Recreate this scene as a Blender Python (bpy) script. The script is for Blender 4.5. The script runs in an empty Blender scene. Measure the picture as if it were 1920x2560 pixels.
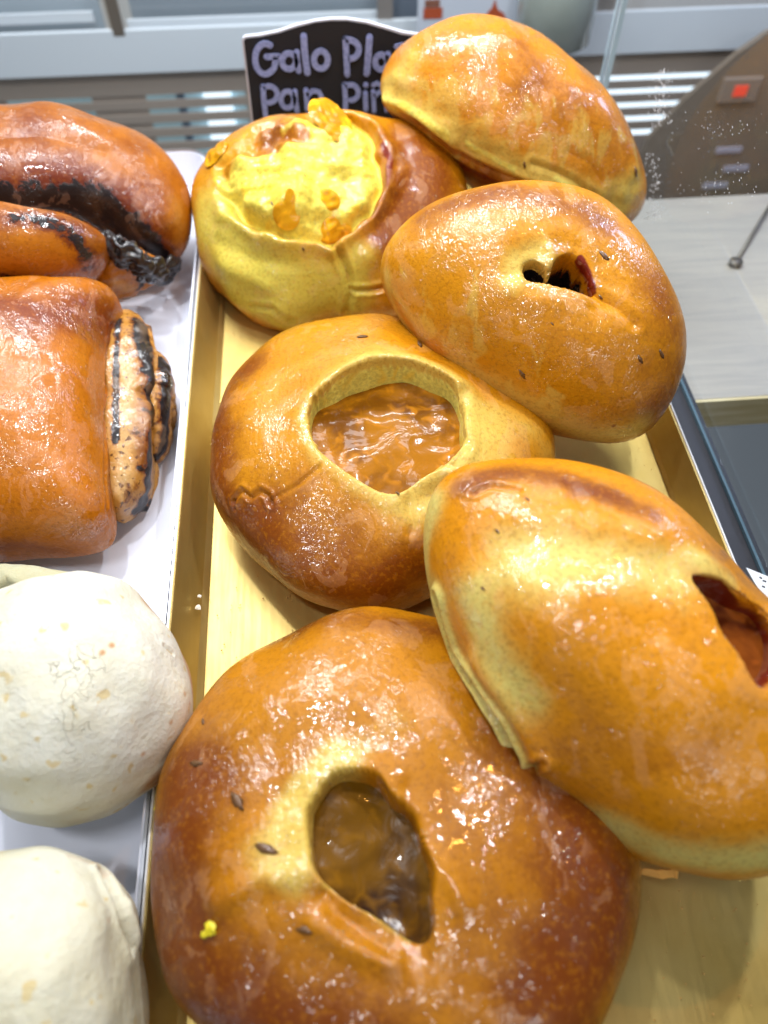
import bpy, math, random
import numpy as np

# ---------------------------------------------------------------- camera, world, lights, exposure
sc = bpy.context.scene
PITCH, YAW, FPX = math.radians(54.8), math.radians(4.78), 1923.0
Fv = np.array([math.sin(YAW)*math.cos(PITCH), math.cos(YAW)*math.cos(PITCH), -math.sin(PITCH)])
Rv = np.array([math.cos(YAW), -math.sin(YAW), 0.0])
Uv = np.cross(Rv, Fv)
CAM = -Fv*(0.30/math.sin(PITCH))
cd = bpy.data.cameras.new('camera'); cam = bpy.data.objects.new('camera', cd)
sc.collection.objects.link(cam); sc.camera = cam
cam.location = CAM; cam.rotation_euler = (math.pi/2-PITCH, 0, -YAW)
cd.sensor_fit = 'HORIZONTAL'; cd.sensor_width = 36; cd.lens = 36*FPX/1920
cd.clip_start = 0.01; cd.clip_end = 50
cd.dof.use_dof = True; cd.dof.focus_distance = 0.31; cd.dof.aperture_fstop = 10

w = bpy.data.worlds.new('World'); sc.world = w; w.use_nodes = True
w.node_tree.nodes['Background'].inputs[0].default_value = (0.80, 0.88, 1.0, 1)
w.node_tree.nodes['Background'].inputs[1].default_value = 0.15
sc.view_settings.view_transform = 'Standard'; sc.view_settings.look = 'None'
sc.view_settings.exposure = 0.10; sc.view_settings.gamma = 1.0
sc.cycles.use_denoising = True
sc.cycles.max_bounces = 8; sc.cycles.adaptive_threshold = .025

def area(name, loc, target, sx, sy, power, col):
    l = bpy.data.lights.new(name, 'AREA'); l.shape = 'RECTANGLE'; l.size = sx; l.size_y = sy
    l.energy = power; l.color = col
    o = bpy.data.objects.new(name, l); sc.collection.objects.link(o); o.location = loc
    from mathutils import Vector
    d = Vector(target)-Vector(loc); o.rotation_euler = d.to_track_quat('-Z', 'Y').to_euler()
    return o
area('case_led_strip', (0.02, 0.34, 0.40), (0.03, 0.08, 0.0), 0.55, 0.010, 2.0, (0.93, 0.97, 1.0))
area('ceiling_panel', (-0.16, -0.22, 0.70), (0.02, 0.05, 0.0), 0.20, 0.03, 1.3, (0.97, 0.98, 1.0))
area('ceiling_spot', (0.26, 0.16, 0.62), (0.05, 0.02, 0.0), 0.028, 0.028, 1.7, (0.97, 0.98, 1.0))
area('ceiling_spot', (-0.10, 0.10, 0.66), (0.0, 0.02, 0.0), 0.025, 0.025, 1.5, (0.97, 0.98, 1.0))
area('warm_bulb', (0.17, 0.05, 0.60), (0.05, 0.02, 0.0), 0.012, 0.012, 0.25, (1.0, 0.45, 0.08))
area('front_fill', (0.35, -0.9, 0.65), (0.15, 0.1, 0.0), 0.5, 0.12, 1.6, (1.0, 0.97, 0.93))  # added unseen fill, brightens the ledge front and widens the sheen
area('window_light', (0.62, 0.46, 0.34), (0.08, 0.10, 0.03), 0.14, 0.14, 1.3, (0.55, 0.66, 1.0))
area('background_fill', (-0.25, 0.45, 0.75), (0.0, 0.9, -0.12), 0.5, 0.25, 6.0, (0.97, 0.98, 1.0))  # added fill without a fixture, lifts the cabinet behind the case

S = 1920/1659.0
def ray(x, y):
    d = Fv*FPX + Rv*(x-960) + Uv*(1280-y); return d/np.linalg.norm(d)
def at_plane(x, y, p0, n):
    d = ray(x, y); t = np.dot(np.asarray(p0, float)-CAM, n)/np.dot(d, n); return CAM+d*t
def atz(x, y, z): return at_plane(x, y, (0, 0, z), np.array([0, 0, 1.0]))
def aty(x, y, k): return at_plane(x, y, (0, k, 0), np.array([0, 1.0, 0]))
def atx(x, y, k): return at_plane(x, y, (k, 0, 0), np.array([1.0, 0, 0]))
def project(P):
    v = P-CAM; dpt = v@Fv
    return np.stack([960+FPX*(v@Rv)/dpt, 1280-FPX*(v@Uv)/dpt], -1)

# ---------------------------------------------------------------- object helpers
COL = sc.collection
def tag(o, label=None, cat=None, group=None, kind=None):
    if label: o['label'] = label
    if cat: o['category'] = cat
    if group: o['group'] = group
    if kind: o['kind'] = kind
    return o
def empty(name, loc):
    o = bpy.data.objects.new(name, None); COL.objects.link(o); o.location = loc; o.empty_display_size = .01
    return o
def mesh_obj(name, verts, faces, mat, parent=None, base=None, smooth=True, loc=(0, 0, 0)):
    me = bpy.data.meshes.new(name)
    V = np.asarray(verts, float)
    if base is not None: V = V-np.asarray(base)
    if isinstance(faces, np.ndarray):
        me.vertices.add(len(V)); me.vertices.foreach_set('co', V.ravel())
        k = faces.shape[1]; nf = len(faces)
        me.loops.add(nf*k); me.loops.foreach_set('vertex_index', faces.ravel().astype(np.int32))
        me.polygons.add(nf); me.polygons.foreach_set('loop_start', np.arange(0, nf*k, k, dtype=np.int32))
        me.update(calc_edges=True); me.validate()
    else:
        me.from_pydata([tuple(v) for v in V], [], [tuple(f) for f in faces]); me.update()
    me.polygons.foreach_set('use_smooth', np.full(len(me.polygons), smooth)); me.update()
    me.materials.append(mat)
    o = bpy.data.objects.new(name, me); COL.objects.link(o); o.location = loc
    if parent is not None: o.parent = parent
    return o
def box(name, lo, hi, mat, parent=None, base=(0, 0, 0), bevel=0.0, rot=None):
    lo = np.array(lo, float); hi = np.array(hi, float); c = (lo+hi)/2
    v = [(x, y, z) for x in (lo[0], hi[0]) for y in (lo[1], hi[1]) for z in (lo[2], hi[2])]
    f = [(0, 1, 3, 2), (4, 6, 7, 5), (0, 4, 5, 1), (2, 3, 7, 6), (0, 2, 6, 4), (1, 5, 7, 3)]
    o = mesh_obj(name, np.array(v)-c, f, mat, parent, smooth=False, loc=tuple(c-np.array(base)))
    if rot: o.rotation_euler = rot
    if bevel:
        m = o.modifiers.new('bevel', 'BEVEL'); m.width = bevel; m.segments = 2
    return o
def prism(name, poly, nrm, thick, mat, parent=None, base=(0, 0, 0), bevel=0.0):
    P = np.array(poly, float); n = np.array(nrm, float); k = len(P)
    V = np.vstack([P, P-n*thick])
    F = [tuple(range(k)), tuple(reversed(range(k, 2*k)))]+[(i, i+k, (i+1) % k+k, (i+1) % k) for i in range(k)]
    o = mesh_obj(name, V, F, mat, parent, base, smooth=False)
    if bevel:
        m = o.modifiers.new('bevel', 'BEVEL'); m.width = bevel; m.segments = 2
    return o

# ---------------------------------------------------------------- materials
class NT:
    def __init__(s, name):
        s.m = bpy.data.materials.new(name); s.m.use_nodes = True; s.t = s.m.node_tree
        s.b = s.t.nodes['Principled BSDF']; s.out = s.t.nodes['Material Output']
    def n(s, typ, **kw):
        nd = s.t.nodes.new(typ)
        for k, v in kw.items():
            if k.startswith('i_'):
                key = k[2:]; nd.inputs[int(key) if key.isdigit() else key.replace('_', ' ')].default_value = v
            else: setattr(nd, k, v)
        return nd
    def l(s, a, b): s.t.links.new(a, b)
    def coord(s, off=(0, 0, 0)):
        tc = s.n('ShaderNodeTexCoord'); mp = s.n('ShaderNodeMapping'); mp.inputs['Location'].default_value = off
        s.l(tc.outputs['Object'], mp.inputs[0]); return mp.outputs[0]
    def noise(s, v, scale, detail=3, rough=.55, dist=0.0):
        nd = s.n('ShaderNodeTexNoise'); nd.inputs['Scale'].default_value = scale; nd.inputs['Detail'].default_value = detail
        nd.inputs['Roughness'].default_value = rough; nd.inputs['Distortion'].default_value = dist
        s.l(v, nd.inputs['Vector']); return nd.outputs['Fac']
    def math(s, op, a, b=None, c=None, clamp=False):
        nd = s.n('ShaderNodeMath', operation=op, use_clamp=clamp)
        for i, q in enumerate((a, b, c)):
            if q is None: continue
            if isinstance(q, (int, float)): nd.inputs[i].default_value = q
            else: s.l(q, nd.inputs[i])
        return nd.outputs[0]
    def ramp(s, v, lo, hi, a=0.0, b=1.0):
        nd = s.n('ShaderNodeMapRange', interpolation_type='SMOOTHSTEP'); nd.clamp = True
        nd.inputs[1].default_value = lo; nd.inputs[2].default_value = hi
        nd.inputs[3].default_value = a; nd.inputs[4].default_value = b
        s.l(v, nd.inputs[0]); return nd.outputs[0]
    def mix(s, f, a, b):
        nd = s.n('ShaderNodeMix', data_type='RGBA')
        for i, q in ((0, f), (6, a), (7, b)):
            if isinstance(q, (int, float)): nd.inputs[i].default_value = q
            elif isinstance(q, tuple): nd.inputs[i].default_value = (*q, 1)
            else: s.l(q, nd.inputs[i])
        return nd.outputs[2]
    def attr(s, name):
        nd = s.n('ShaderNodeAttribute'); nd.attribute_name = name; return nd.outputs['Fac']
    def bump(s, h, strength, dist, normal=None):
        nd = s.n('ShaderNodeBump'); nd.inputs['Strength'].default_value = strength; nd.inputs['Distance'].default_value = dist
        s.l(h, nd.inputs['Height'])
        if normal: s.l(normal, nd.inputs['Normal'])
        return nd.outputs[0]
def lin(h):
    c = [int(h[i:i+2], 16)/255 for i in (0, 2, 4)]
    return tuple(x/12.92 if x <= .04045 else ((x+.055)/1.055)**2.4 for x in c)
def simple(name, col, rough=.5, metal=0.0, coat=0.0, var=0.0, scale=40, bumpd=0.0, emis=0.0):
    t = NT(name); v = t.coord()
    c2 = tuple(x*(1-var) for x in col)
    t.l(t.mix(t.noise(v, scale, 4), col, c2), t.b.inputs['Base Color'])
    t.b.inputs['Roughness'].default_value = rough; t.b.inputs['Metallic'].default_value = metal
    t.b.inputs['Coat Weight'].default_value = coat
    if bumpd: t.l(t.bump(t.noise(v, scale*6, 3), .5, bumpd), t.b.inputs['Normal'])
    if emis:
        t.b.inputs['Emission Color'].default_value = (*col, 1); t.b.inputs['Emission Strength'].default_value = emis
    return t.m

def bread(name, gold, brown, pale, crumb, off, gloss=1.0, wr=1.0, speck=0.0):
    """glazed enriched dough: browned patches and some painted shade, pale stretch marks, pores, and a wrinkled sugar glaze as the coat"""
    t = NT(name); v = t.coord(off)
    nb = t.noise(v, 28, 5, .6); nm = t.noise(v, 110, 4, .6, .6); nf = t.noise(v, 520, 3, .6); nl = t.noise(v, 55, 3, .5, 1.2)
    dk = t.math('ADD', t.attr('dark'), t.math('MULTIPLY', t.math('SUBTRACT', nb, .5), 1.5))
    dk = t.math('ADD', dk, t.math('MULTIPLY', t.math('SUBTRACT', nm, .5), .5))
    col = t.mix(t.ramp(dk, .0, 1.0), gold, brown)
    pl = t.math('ADD', t.attr('pale'), t.math('MULTIPLY', t.math('SUBTRACT', nm, .5), .5))
    pl = t.math('MULTIPLY', t.ramp(pl, .12, .95), t.ramp(t.attr('pale'), 0.0, .15))
    col = t.mix(pl, col, pale)
    ps = t.n('ShaderNodeMapping'); ps.inputs['Scale'].default_value = (1.7, .7, 1.0); ps.inputs['Rotation'].default_value = (0, 0, -.5); t.l(v, ps.inputs[0])
    pk = t.math('MULTIPLY', t.ramp(t.math('ADD', t.noise(ps.outputs[0], 62, 3, .5, .6), t.math('MULTIPLY', t.attr('peel'), .16)), .60, .74), t.ramp(t.attr('peel'), .05, .3))
    col = t.mix(t.math('MULTIPLY', pk, .5), col, pale)
    # fine mottling and pores
    col = t.mix(t.ramp(t.noise(v, 640, 3, .6), .48, .68, 0, .30), col, tuple(x*.8 for x in brown))
    col = t.mix(t.ramp(nf, .50, .30, 0, .25), col, tuple(min(1, x*1.15) for x in gold))
    cr = t.ramp(t.math('ADD', t.attr('crumb'), t.math('MULTIPLY', t.math('SUBTRACT', nm, .5), .4)), .3, .6)
    ccol = t.mix(t.ramp(nf, .35, .7), crumb, tuple(x*.72 for x in crumb))
    ccol = t.mix(t.ramp(t.noise(v, 800, 3, .6), .5, .7, 0, .45), ccol, tuple(x*.5 for x in crumb))
    ccol = t.mix(t.ramp(nl, .45, .65, 0, .55), ccol, tuple(a*b for a, b in zip(crumb, (.95, .66, .12))))
    col = t.mix(cr, col, ccol)
    burn = t.ramp(t.math('ADD', t.attr('burn'), t.math('MULTIPLY', t.math('SUBTRACT', nm, .5), .9)), .35, .7)
    col = t.mix(burn, col, lin('6e1c06'))
    if speck: col = t.mix(t.ramp(t.noise(v, 380, 2, .5), .58, .66, 0, speck), col, lin('4a2410'))
    cn_ = t.math('ADD', t.attr('choc_and_shade'), t.math('MULTIPLY', t.math('SUBTRACT', t.noise(v, 150, 6, .72, .8), .5), 1.7))
    halo = t.math('MULTIPLY', t.ramp(cn_, .12, .48, 0, .8), t.ramp(t.attr('choc_and_shade'), .02, .12))
    col = t.mix(halo, col, lin('5a1e06'))
    ch = t.ramp(cn_, .46, .54)
    col = t.mix(ch, col, (.012, .008, .009))
    t.l(col, t.b.inputs['Base Color'])
    t.b.inputs['Roughness'].default_value = .42
    t.b.inputs['Specular IOR Level'].default_value = .2
    base_h = t.math('ADD', t.math('ADD', t.math('MULTIPLY', nf, .6), t.math('MULTIPLY', t.noise(v, 1300, 2, .6), .35)), t.math('MULTIPLY', t.math('MULTIPLY', cr, t.noise(v, 200, 4, .6)), 2.0))
    wm = t.n('ShaderNodeMapping'); wm.inputs['Scale'].default_value = (1.0, .22, 1.0); wm.inputs['Rotation'].default_value = (0, 0, .9); t.l(v, wm.inputs[0])
    base_h = t.math('ADD', base_h, t.math('MULTIPLY', t.noise(wm.outputs[0], 260, 4, .6, .6), 1.1))
    base_h = t.math('ADD', base_h, t.math('MULTIPLY', ch, 3.0))
    nrm = t.bump(base_h, .55, .0005)
    t.l(nrm, t.b.inputs['Normal'])
    # glaze coat: patches of wrinkled film
    sv = t.n('ShaderNodeMapping'); sv.inputs['Scale'].default_value = (1.0, .6, 1.0); sv.inputs['Rotation'].default_value = (0, 0, .5)
    t.l(v, sv.inputs[0])
    w1 = t.noise(sv.outputs[0], 190, 2, .5, 1.8); w2 = t.noise(v, 520, 1, .5, .5); w3 = t.noise(v, 60, 2, .5, .8)
    patch = t.ramp(w3, .44, .56)
    wav = t.math('ADD', t.math('MULTIPLY', t.math('ABSOLUTE', t.math('SUBTRACT', w1, .5)), -3.0), t.math('MULTIPLY', w2, .55))
    vo = t.n('ShaderNodeTexVoronoi', feature='SMOOTH_F1'); vo.inputs['Scale'].default_value = 330; vo.inputs['Smoothness'].default_value = .2; t.l(v, vo.inputs['Vector'])
    bead = t.math('MULTIPLY', t.ramp(vo.outputs['Distance'], .10, .50, 1, 0), t.ramp(t.noise(v, 85, 2, .5), .5, .6))
    h = t.math('ADD', t.math('MULTIPLY', wav, t.math('ADD', t.math('MULTIPLY', patch, .85), .12)), t.math('MULTIPLY', bead, .75))
    isl0 = t.noise(sv.outputs[0], 78, 4, .6, .8)
    isl = t.math('MULTIPLY', t.ramp(isl0, .545, .56), t.ramp(t.noise(v, 36, 2, .5), .45, .52))
    h = t.math('ADD', h, t.math('MULTIPLY', isl, 1.1))
    h = t.math('ADD', h, t.math('MULTIPLY', t.math('MULTIPLY', isl, t.noise(v, 900, 1, .5)), .8))
    film = t.math('MULTIPLY', t.math('MULTIPLY', isl, .13), t.math('SUBTRACT', 1.0, cr, clamp=True))
    t.l(t.mix(film, col, tuple(min(1, x*1.1+.22) for x in gold)), t.b.inputs['Base Color'])
    cn = t.bump(h, 1.0, .00040*wr)
    t.l(cn, t.b.inputs['Coat Normal'])
    cover = t.ramp(t.noise(v, 24, 3, .55, .6), .36, .62, .22, 1.0)
    bare = t.math('SUBTRACT', 1.0, t.math('MAXIMUM', t.attr('bare'), t.math('MULTIPLY', cr, .35)), clamp=True)
    cw = t.math('MULTIPLY', bare, t.math('ADD', t.math('MULTIPLY', patch, .65*gloss), .28*gloss), clamp=True); cw = t.math('MULTIPLY', cw, cover)
    t.l(cw, t.b.inputs['Coat Weight'])
    t.l(t.math('ADD', t.ramp(patch, 0, 1, .035, .08), t.math('MULTIPLY', isl, .07)), t.b.inputs['Coat Roughness'])
    t.b.inputs['Coat IOR'].default_value = 1.85
    t.b.inputs['Subsurface Weight'].default_value = .0
    return t.m

def jam_mat(name, col, dark, off=(0, 0, 0)):
    t = NT(name); v = t.coord(off)
    a = t.noise(v, 40, 3, .5, 1.0); b = t.noise(v, 130, 2, .5, .8)
    c = t.mix(t.ramp(a, .35, .65), col, dark)
    c = t.mix(t.ramp(b, .5, .75, 0, .6), c, tuple(x*1.7 for x in col))
    t.l(c, t.b.inputs['Base Color']); t.b.inputs['Roughness'].default_value = .25
    t.b.inputs['Coat Weight'].default_value = .30; t.b.inputs['Coat Roughness'].default_value = .05; t.b.inputs['Specular IOR Level'].default_value = .1
    h = t.math('ADD', t.noise(v, 75, 3, .5, 1.4), t.math('MULTIPLY', b, .25))
    t.l(t.bump(h, 1.0, .00042), t.b.inputs['Coat Normal']); t.l(t.bump(h, .6, .0007), t.b.inputs['Normal'])
    t.b.inputs['Subsurface Weight'].default_value = .0; t.b.inputs['Subsurface Radius'].default_value = (.006, .003, .001)
    t.b.inputs['Subsurface Scale'].default_value = 1.0
    return t.m

def flour_mat(name, col, off, toast=lin('b5762c')):
    """pale floury cheese bread: matt, hairline cracks, toasted spots"""
    t = NT(name); v = t.coord(off)
    n1 = t.noise(v, 30, 4, .6); n2 = t.noise(v, 300, 3, .6)
    c = t.mix(t.ramp(n1, .35, .7), col, tuple(a*b for a, b in zip(col, (.97, .92, .78))))
    rim = t.math('ADD', t.attr('dark'), t.math('MULTIPLY', t.math('SUBTRACT', n1, .5), .6))
    c = t.mix(t.ramp(rim, .2, 1.0, 0, .8), c, toast)
    sp = t.noise(v, 190, 2, .4)
    c = t.mix(t.ramp(sp, .66, .72, 0, .6), c, lin('c9ac5c'))
    c = t.mix(t.ramp(t.noise(v, 70, 5, .7), .45, .7, 0, .45), c, tuple(a*b for a, b in zip(col, (.90, .86, .72))))
    vo = t.n('ShaderNodeTexVoronoi', feature='DISTANCE_TO_EDGE'); vo.inputs['Scale'].default_value = 170
    wp = t.n('ShaderNodeMix', data_type='VECTOR'); wp.inputs[0].default_value = .02
    nn = t.n('ShaderNodeTexNoise'); nn.inputs['Scale'].default_value = 120; t.l(v, nn.inputs['Vector'])
    t.l(v, wp.inputs[4]); t.l(nn.outputs['Color'], wp.inputs[5]); t.l(wp.outputs[1], vo.inputs['Vector'])
    ck = t.math('MULTIPLY', t.ramp(vo.outputs['Distance'], .0, .035, 1, 0), t.ramp(t.math('ADD', t.noise(v, 38, 3, .6), t.attr('crack')), .80, 1.0))
    c = t.mix(t.math('MULTIPLY', ck, .4), c, lin('a39a7c'))
    t.l(c, t.b.inputs['Base Color']); t.b.inputs['Roughness'].default_value = .75
    h = t.math('SUBTRACT', t.math('ADD', t.math('MULTIPLY', n2, .6), t.noise(v, 110, 5, .7)), t.math('MULTIPLY', ck, 1.2))
    t.l(t.bump(h, .8, .0011), t.b.inputs['Normal'])
    t.b.inputs['Subsurface Weight'].default_value = .15; t.b.inputs['Subsurface Radius'].default_value = (.004, .003, .002)
    t.b.inputs['Subsurface Scale'].default_value = 1.0
    return t.m

# ---------------------------------------------------------------- dough builder
def spec_noise(P, scale, seed, n=26):
    r = np.random.RandomState(seed); out = np.zeros(len(P))
    for _ in range(n):
        k = r.normal(size=3); k *= scale*r.uniform(.5, 1.5)/np.linalg.norm(k)
        out += np.sin(P@k*2*math.pi + r.uniform(0, 6.28))
    return out/math.sqrt(n/2)
def sstep(a, b, x):
    t = np.clip((x-a)/(b-a), 0, 1); return t*t*(3-2*t)
def seg_dist(P, A, B):
    d = B-A; t = np.clip(((P-A)@d)/max(d@d, 1e-12), 0, 1)
    return np.linalg.norm(P-(A+t[:, None]*d), axis=1)
def poly_sd(P, Q):
    """signed distance to polygon, negative inside"""
    D = np.full(len(P), 1e9); ins = np.zeros(len(P), bool)
    for i in range(len(Q)):
        a, b = Q[i], Q[(i+1) % len(Q)]
        D = np.minimum(D, seg_dist(P, a, b))
        c = ((a[1] > P[:, 1]) != (b[1] > P[:, 1]))
        with np.errstate(divide='ignore', invalid='ignore'):
            xi = (b[0]-a[0])*(P[:, 1]-a[1])/(b[1]-a[1])+a[0]
        ins ^= c & (P[:, 0] < xi)
    return np.where(ins, -D, D)
def smooth_poly(Q, it=2):
    Q = np.asarray(Q, float)
    for _ in range(it):
        N = np.roll(Q, -1, 0); Q = np.stack([.75*Q+.25*N, .25*Q+.75*N], 1).reshape(-1, Q.shape[1])
    return Q

class Dough:
    def __init__(s, outline, centre, z, nrm, ht, hb, pt=2.0, pb=3.0, M=215, K=510, lump=.0012, seed=1, fit=8, harm=11):
        s.out = np.array(outline, float)*S; cp = np.array(centre, float)*S
        n = np.array(nrm, float); s.n = n/np.linalg.norm(n)
        s.c = atz(cp[0], cp[1], z); s.ht, s.hb, s.pt, s.pb = ht, hb, pt, pb
        e1 = np.array([1.0, 0, 0]); e1 -= s.n*(e1@s.n); s.e1 = e1/np.linalg.norm(e1); s.e2 = np.cross(s.n, s.e1)
        s.NR = 144; s.th = np.arange(s.NR)*2*math.pi/s.NR
        Q = smooth_poly(s.out, 2)
        W = np.array([at_plane(q[0], q[1], s.c, s.n) for q in Q])-s.c
        a = np.arctan2(W@s.e2, W@s.e1); r = np.hypot(W@s.e1, W@s.e2); o = np.argsort(a)
        s.R = np.interp(s.th, a[o], r[o], period=2*math.pi)
        # target image radius by angle
        qa = np.arctan2(Q[:, 1]-cp[1], Q[:, 0]-cp[0]); qr = np.hypot(Q[:, 1]-cp[1], Q[:, 0]-cp[0]); qo = np.argsort(qa)
        for it in range(fit):
            V, TH = s.grid(40, s.NR); pp = project(V)-cp
            pa = np.arctan2(pp[:, 1], pp[:, 0]); pr = np.hypot(pp[:, 0], pp[:, 1])
            b = ((pa+math.pi)/(2*math.pi)*s.NR).astype(int) % s.NR
            ratio = np.ones(s.NR); cnt = np.zeros(s.NR)
            tgt = np.interp((np.arange(s.NR)+.5)/s.NR*2*math.pi-math.pi, qa[qo], qr[qo], period=2*math.pi)
            acc = np.zeros(s.NR)
            for k in range(s.NR):
                m = np.nonzero(b == k)[0]
                if len(m) == 0: continue
                j = m[np.argmax(pr[m])]; ti = int(round(TH[j]/(2*math.pi)*s.NR)) % s.NR
                acc[ti] += tgt[k]/pr[j]; cnt[ti] += 1
            ok = cnt > 0
            ratio = np.interp(s.th, s.th[ok], (acc[ok]/cnt[ok]), period=2*math.pi)
            ker = np.array([1, 2, 3, 3, 3, 2, 1])/15.0
            ratio = sum(ker[i]*np.roll(ratio, i-3) for i in range(7))
            s.R = s.R*np.clip(ratio, .7, 1.4)**.8
            f_ = np.fft.rfft(s.R); f_[harm:] = 0; s.R = np.fft.irfft(f_, s.NR)
        s.M, s.K = M, K
        s.V, s.TH = s.grid(M, K)
        # lumpy dough
        L = s.V-s.c
        s.V = s.V+s.nv(s.V)*(spec_noise(L, 9, seed)*lump*1.6+spec_noise(L, 24, seed+7)*lump*.6)[:, None]
        s.N = s.nv(s.V); s.P2 = project(s.V)
        s.front = np.einsum('ij,ij->i', s.N, CAM-s.V) > 0
        s.base = s.V.copy(); L = s.V-s.c
        s.uv = np.stack([L@s.e1, L@s.e2], 1); s.wl = L@s.n
        s.att = {k: np.zeros(len(s.V)) for k in ('pale', 'dark', 'crumb', 'bare', 'burn', 'choc_and_shade', 'peel', 'crack')}
    def grid(s, M, K):
        ph = np.linspace(0, math.pi, M+1)[1:-1]; th = np.arange(K)*2*math.pi/K
        R = np.interp(th, s.th, s.R, period=2*math.pi)
        up = np.cos(ph) > 0
        sn, cs = np.sin(ph), np.abs(np.cos(ph))
        rho = np.where(up, sn**(2/s.pt), sn**(2/s.pb)); w_ = np.where(up, s.ht*cs**(2/s.pt), -s.hb*cs**(2/s.pb))
        fc = np.fft.rfft(s.R); fc[3:] = 0; Rs = np.interp(th, s.th, np.fft.irfft(fc, s.NR), period=2*math.pi)
        RR = Rs[None]+(R-Rs)[None]*(rho[:, None]**3)
        X = rho[:, None]*RR*np.cos(th); Y = rho[:, None]*RR*np.sin(th)
        V = s.c+X[..., None]*s.e1+Y[..., None]*s.e2+np.broadcast_to(w_[:, None], X.shape)[..., None]*s.n
        V = V.reshape(-1, 3)
        V = np.vstack([V, s.c+s.n*s.ht, s.c-s.n*s.hb])
        return V, np.append(np.tile(th, len(ph)), [0, 0])
    def nv(s, V):
        m, k = s.M-1, s.K; G = V[:-2].reshape(m, k, 3)
        dth = np.roll(G, -1, 1)-np.roll(G, 1, 1)
        dph = np.empty_like(G); dph[1:-1] = G[2:]-G[:-2]; dph[0] = G[1]-G[0]; dph[-1] = G[-1]-G[-2]
        n = np.cross(dph, dth); n /= np.linalg.norm(n, axis=2, keepdims=True)+1e-12
        n = n.reshape(-1, 3)
        return np.vstack([n, s.n, -s.n])
    def pick(s, x, y, disp=False):
        P2 = project(s.V) if disp else s.P2
        d = np.hypot(P2[:, 0]-x*S, P2[:, 1]-y*S)
        d = np.where(s.front, d, 1e9)
        if disp:   # nearest to camera among close ones
            m = np.nonzero(d < d.min()+3)[0]; j = m[np.argmin(np.linalg.norm(s.V[m]-CAM, axis=1))]
            return j
        return int(np.argmin(d))
    def picks(s, pts): return np.array([s.base[s.pick(*p)] for p in pts])
    def mpp(s): return np.linalg.norm(s.c-CAM)/FPX*S      # metres per displayed pixel
    def dist(s, pts):
        Q = s.picks(pts)
        if len(Q) == 1: return np.linalg.norm(s.base-Q[0], axis=1)
        D = np.full(len(s.V), 1e9)
        for a, b in zip(Q[:-1], Q[1:]): D = np.minimum(D, seg_dist(s.base, a, b))
        return D
    def push(s, pts, rad, amt, power=2.0):
        """gaussian dent (amt<0) or swelling (amt>0) along the surface normal, round the points or polyline"""
        g = np.exp(-(s.dist(pts)/(rad*s.mpp()))**power); s.V += s.N*(g*amt)[:, None]; return s
    def fold(s, pts, width, depth, side=0.0):
        """sharp crease with soft shoulders"""
        d = s.dist(pts)/(width*s.mpp())
        s.V += s.N*(-depth*np.exp(-d*1.6)+depth*.35*np.exp(-((d-1.6)/.8)**2))[:, None]; return s
    def paint(s, name, pts, rad, amt=1.0, power=2.0):
        g = np.exp(-(s.dist(pts)/(rad*s.mpp()))**power)*amt
        a = s.att[name]; s.att[name] = np.clip(a+g, -1, 1.2); return s
    def uvpoly(s, pts):
        Q = smooth_poly(s.picks(pts), 2)-s.c
        return np.stack([Q@s.e1, Q@s.e2], 1)
    def hole(s, pts, floor, edge=.0012, wall=.005, lip=.0012, lipw=.004, crumb=True, burn=0.0):
        """opening: inside the outline the crust drops to the local height 'floor'"""
        Q = s.uvpoly(pts); sd = poly_sd(s.uv, Q)+spec_noise(s.base, 70, 4)*.00035; sd = np.where(s.wl > -.25*s.hb, sd, 1.0)
        # draw the grid lines together along the rim so that the cut runs clean
        near = np.nonzero(np.abs(sd) < .0045)[0]; P = s.uv[near]; best = np.full(len(P), 1e9); NP = P.copy()
        for i in range(len(Q)):
            a, b = Q[i], Q[(i+1) % len(Q)]; dd = b-a; t = np.clip(((P-a)@dd)/max(dd@dd, 1e-14), 0, 1); q = a+t[:, None]*dd
            r = np.linalg.norm(P-q, axis=1); m = r < best; best[m] = r[m]; NP[m] = q[m]
        g = (P-NP)/(best[:, None]+1e-9)*np.sign(sd[near])[:, None]
        x = np.clip(np.abs(sd[near])/.0045, 0, 1); new = np.sign(sd[near])*.0045*x**(1+.9*(1-x)); sh = (new-sd[near])[:, None]*g
        s.V[near] += sh[:, :1]*s.e1+sh[:, 1:]*s.e2; s.uv[near] += sh; sd[near] = new; s.sd = sd
        w0 = (s.V-s.c)@s.n
        s.V += s.n*(lip*np.exp(-((sd-lipw*.7)/lipw)**2))[:, None]
        k = sstep(edge, -wall, sd); w0 = (s.V-s.c)@s.n
        s.V += s.n*((np.minimum(floor, w0)-w0)*k)[:, None]
        if crumb: s.att['crumb'] = np.maximum(s.att['crumb'], sstep(edge*.2, -wall*.35, sd))
        if burn: s.att['burn'] = np.maximum(s.att['burn'], burn*np.exp(-((sd+wall*.3)/(wall*.35))**2))
        s.last = Q; return s
    def fill(s, name, Q, level, mat, parent, base, lump=.0012, seed=3, grow=1.12):
        c = Q.mean(0); n = 160; m = 46
        a = np.arctan2(Q[:, 1]-c[1], Q[:, 0]-c[0]); r = np.hypot(*(Q-c).T); o = np.argsort(a)
        th = np.arange(n)*2*math.pi/n; R = np.interp(th, a[o], r[o], period=2*math.pi)*grow
        rr = np.linspace(0.02, 1, m)
        U = c[0]+rr[:, None]*R*np.cos(th); Vv = c[1]+rr[:, None]*R*np.sin(th)
        P = s.c+U[..., None]*s.e1+Vv[..., None]*s.e2+s.n*level; P = P.reshape(-1, 3)
        P = P+s.n*((spec_noise(P, 40, seed)*.5+spec_noise(P, 90, seed+1)*.15)*lump)[:, None]
        P = np.vstack([P, P[:n].mean(0)])
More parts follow.
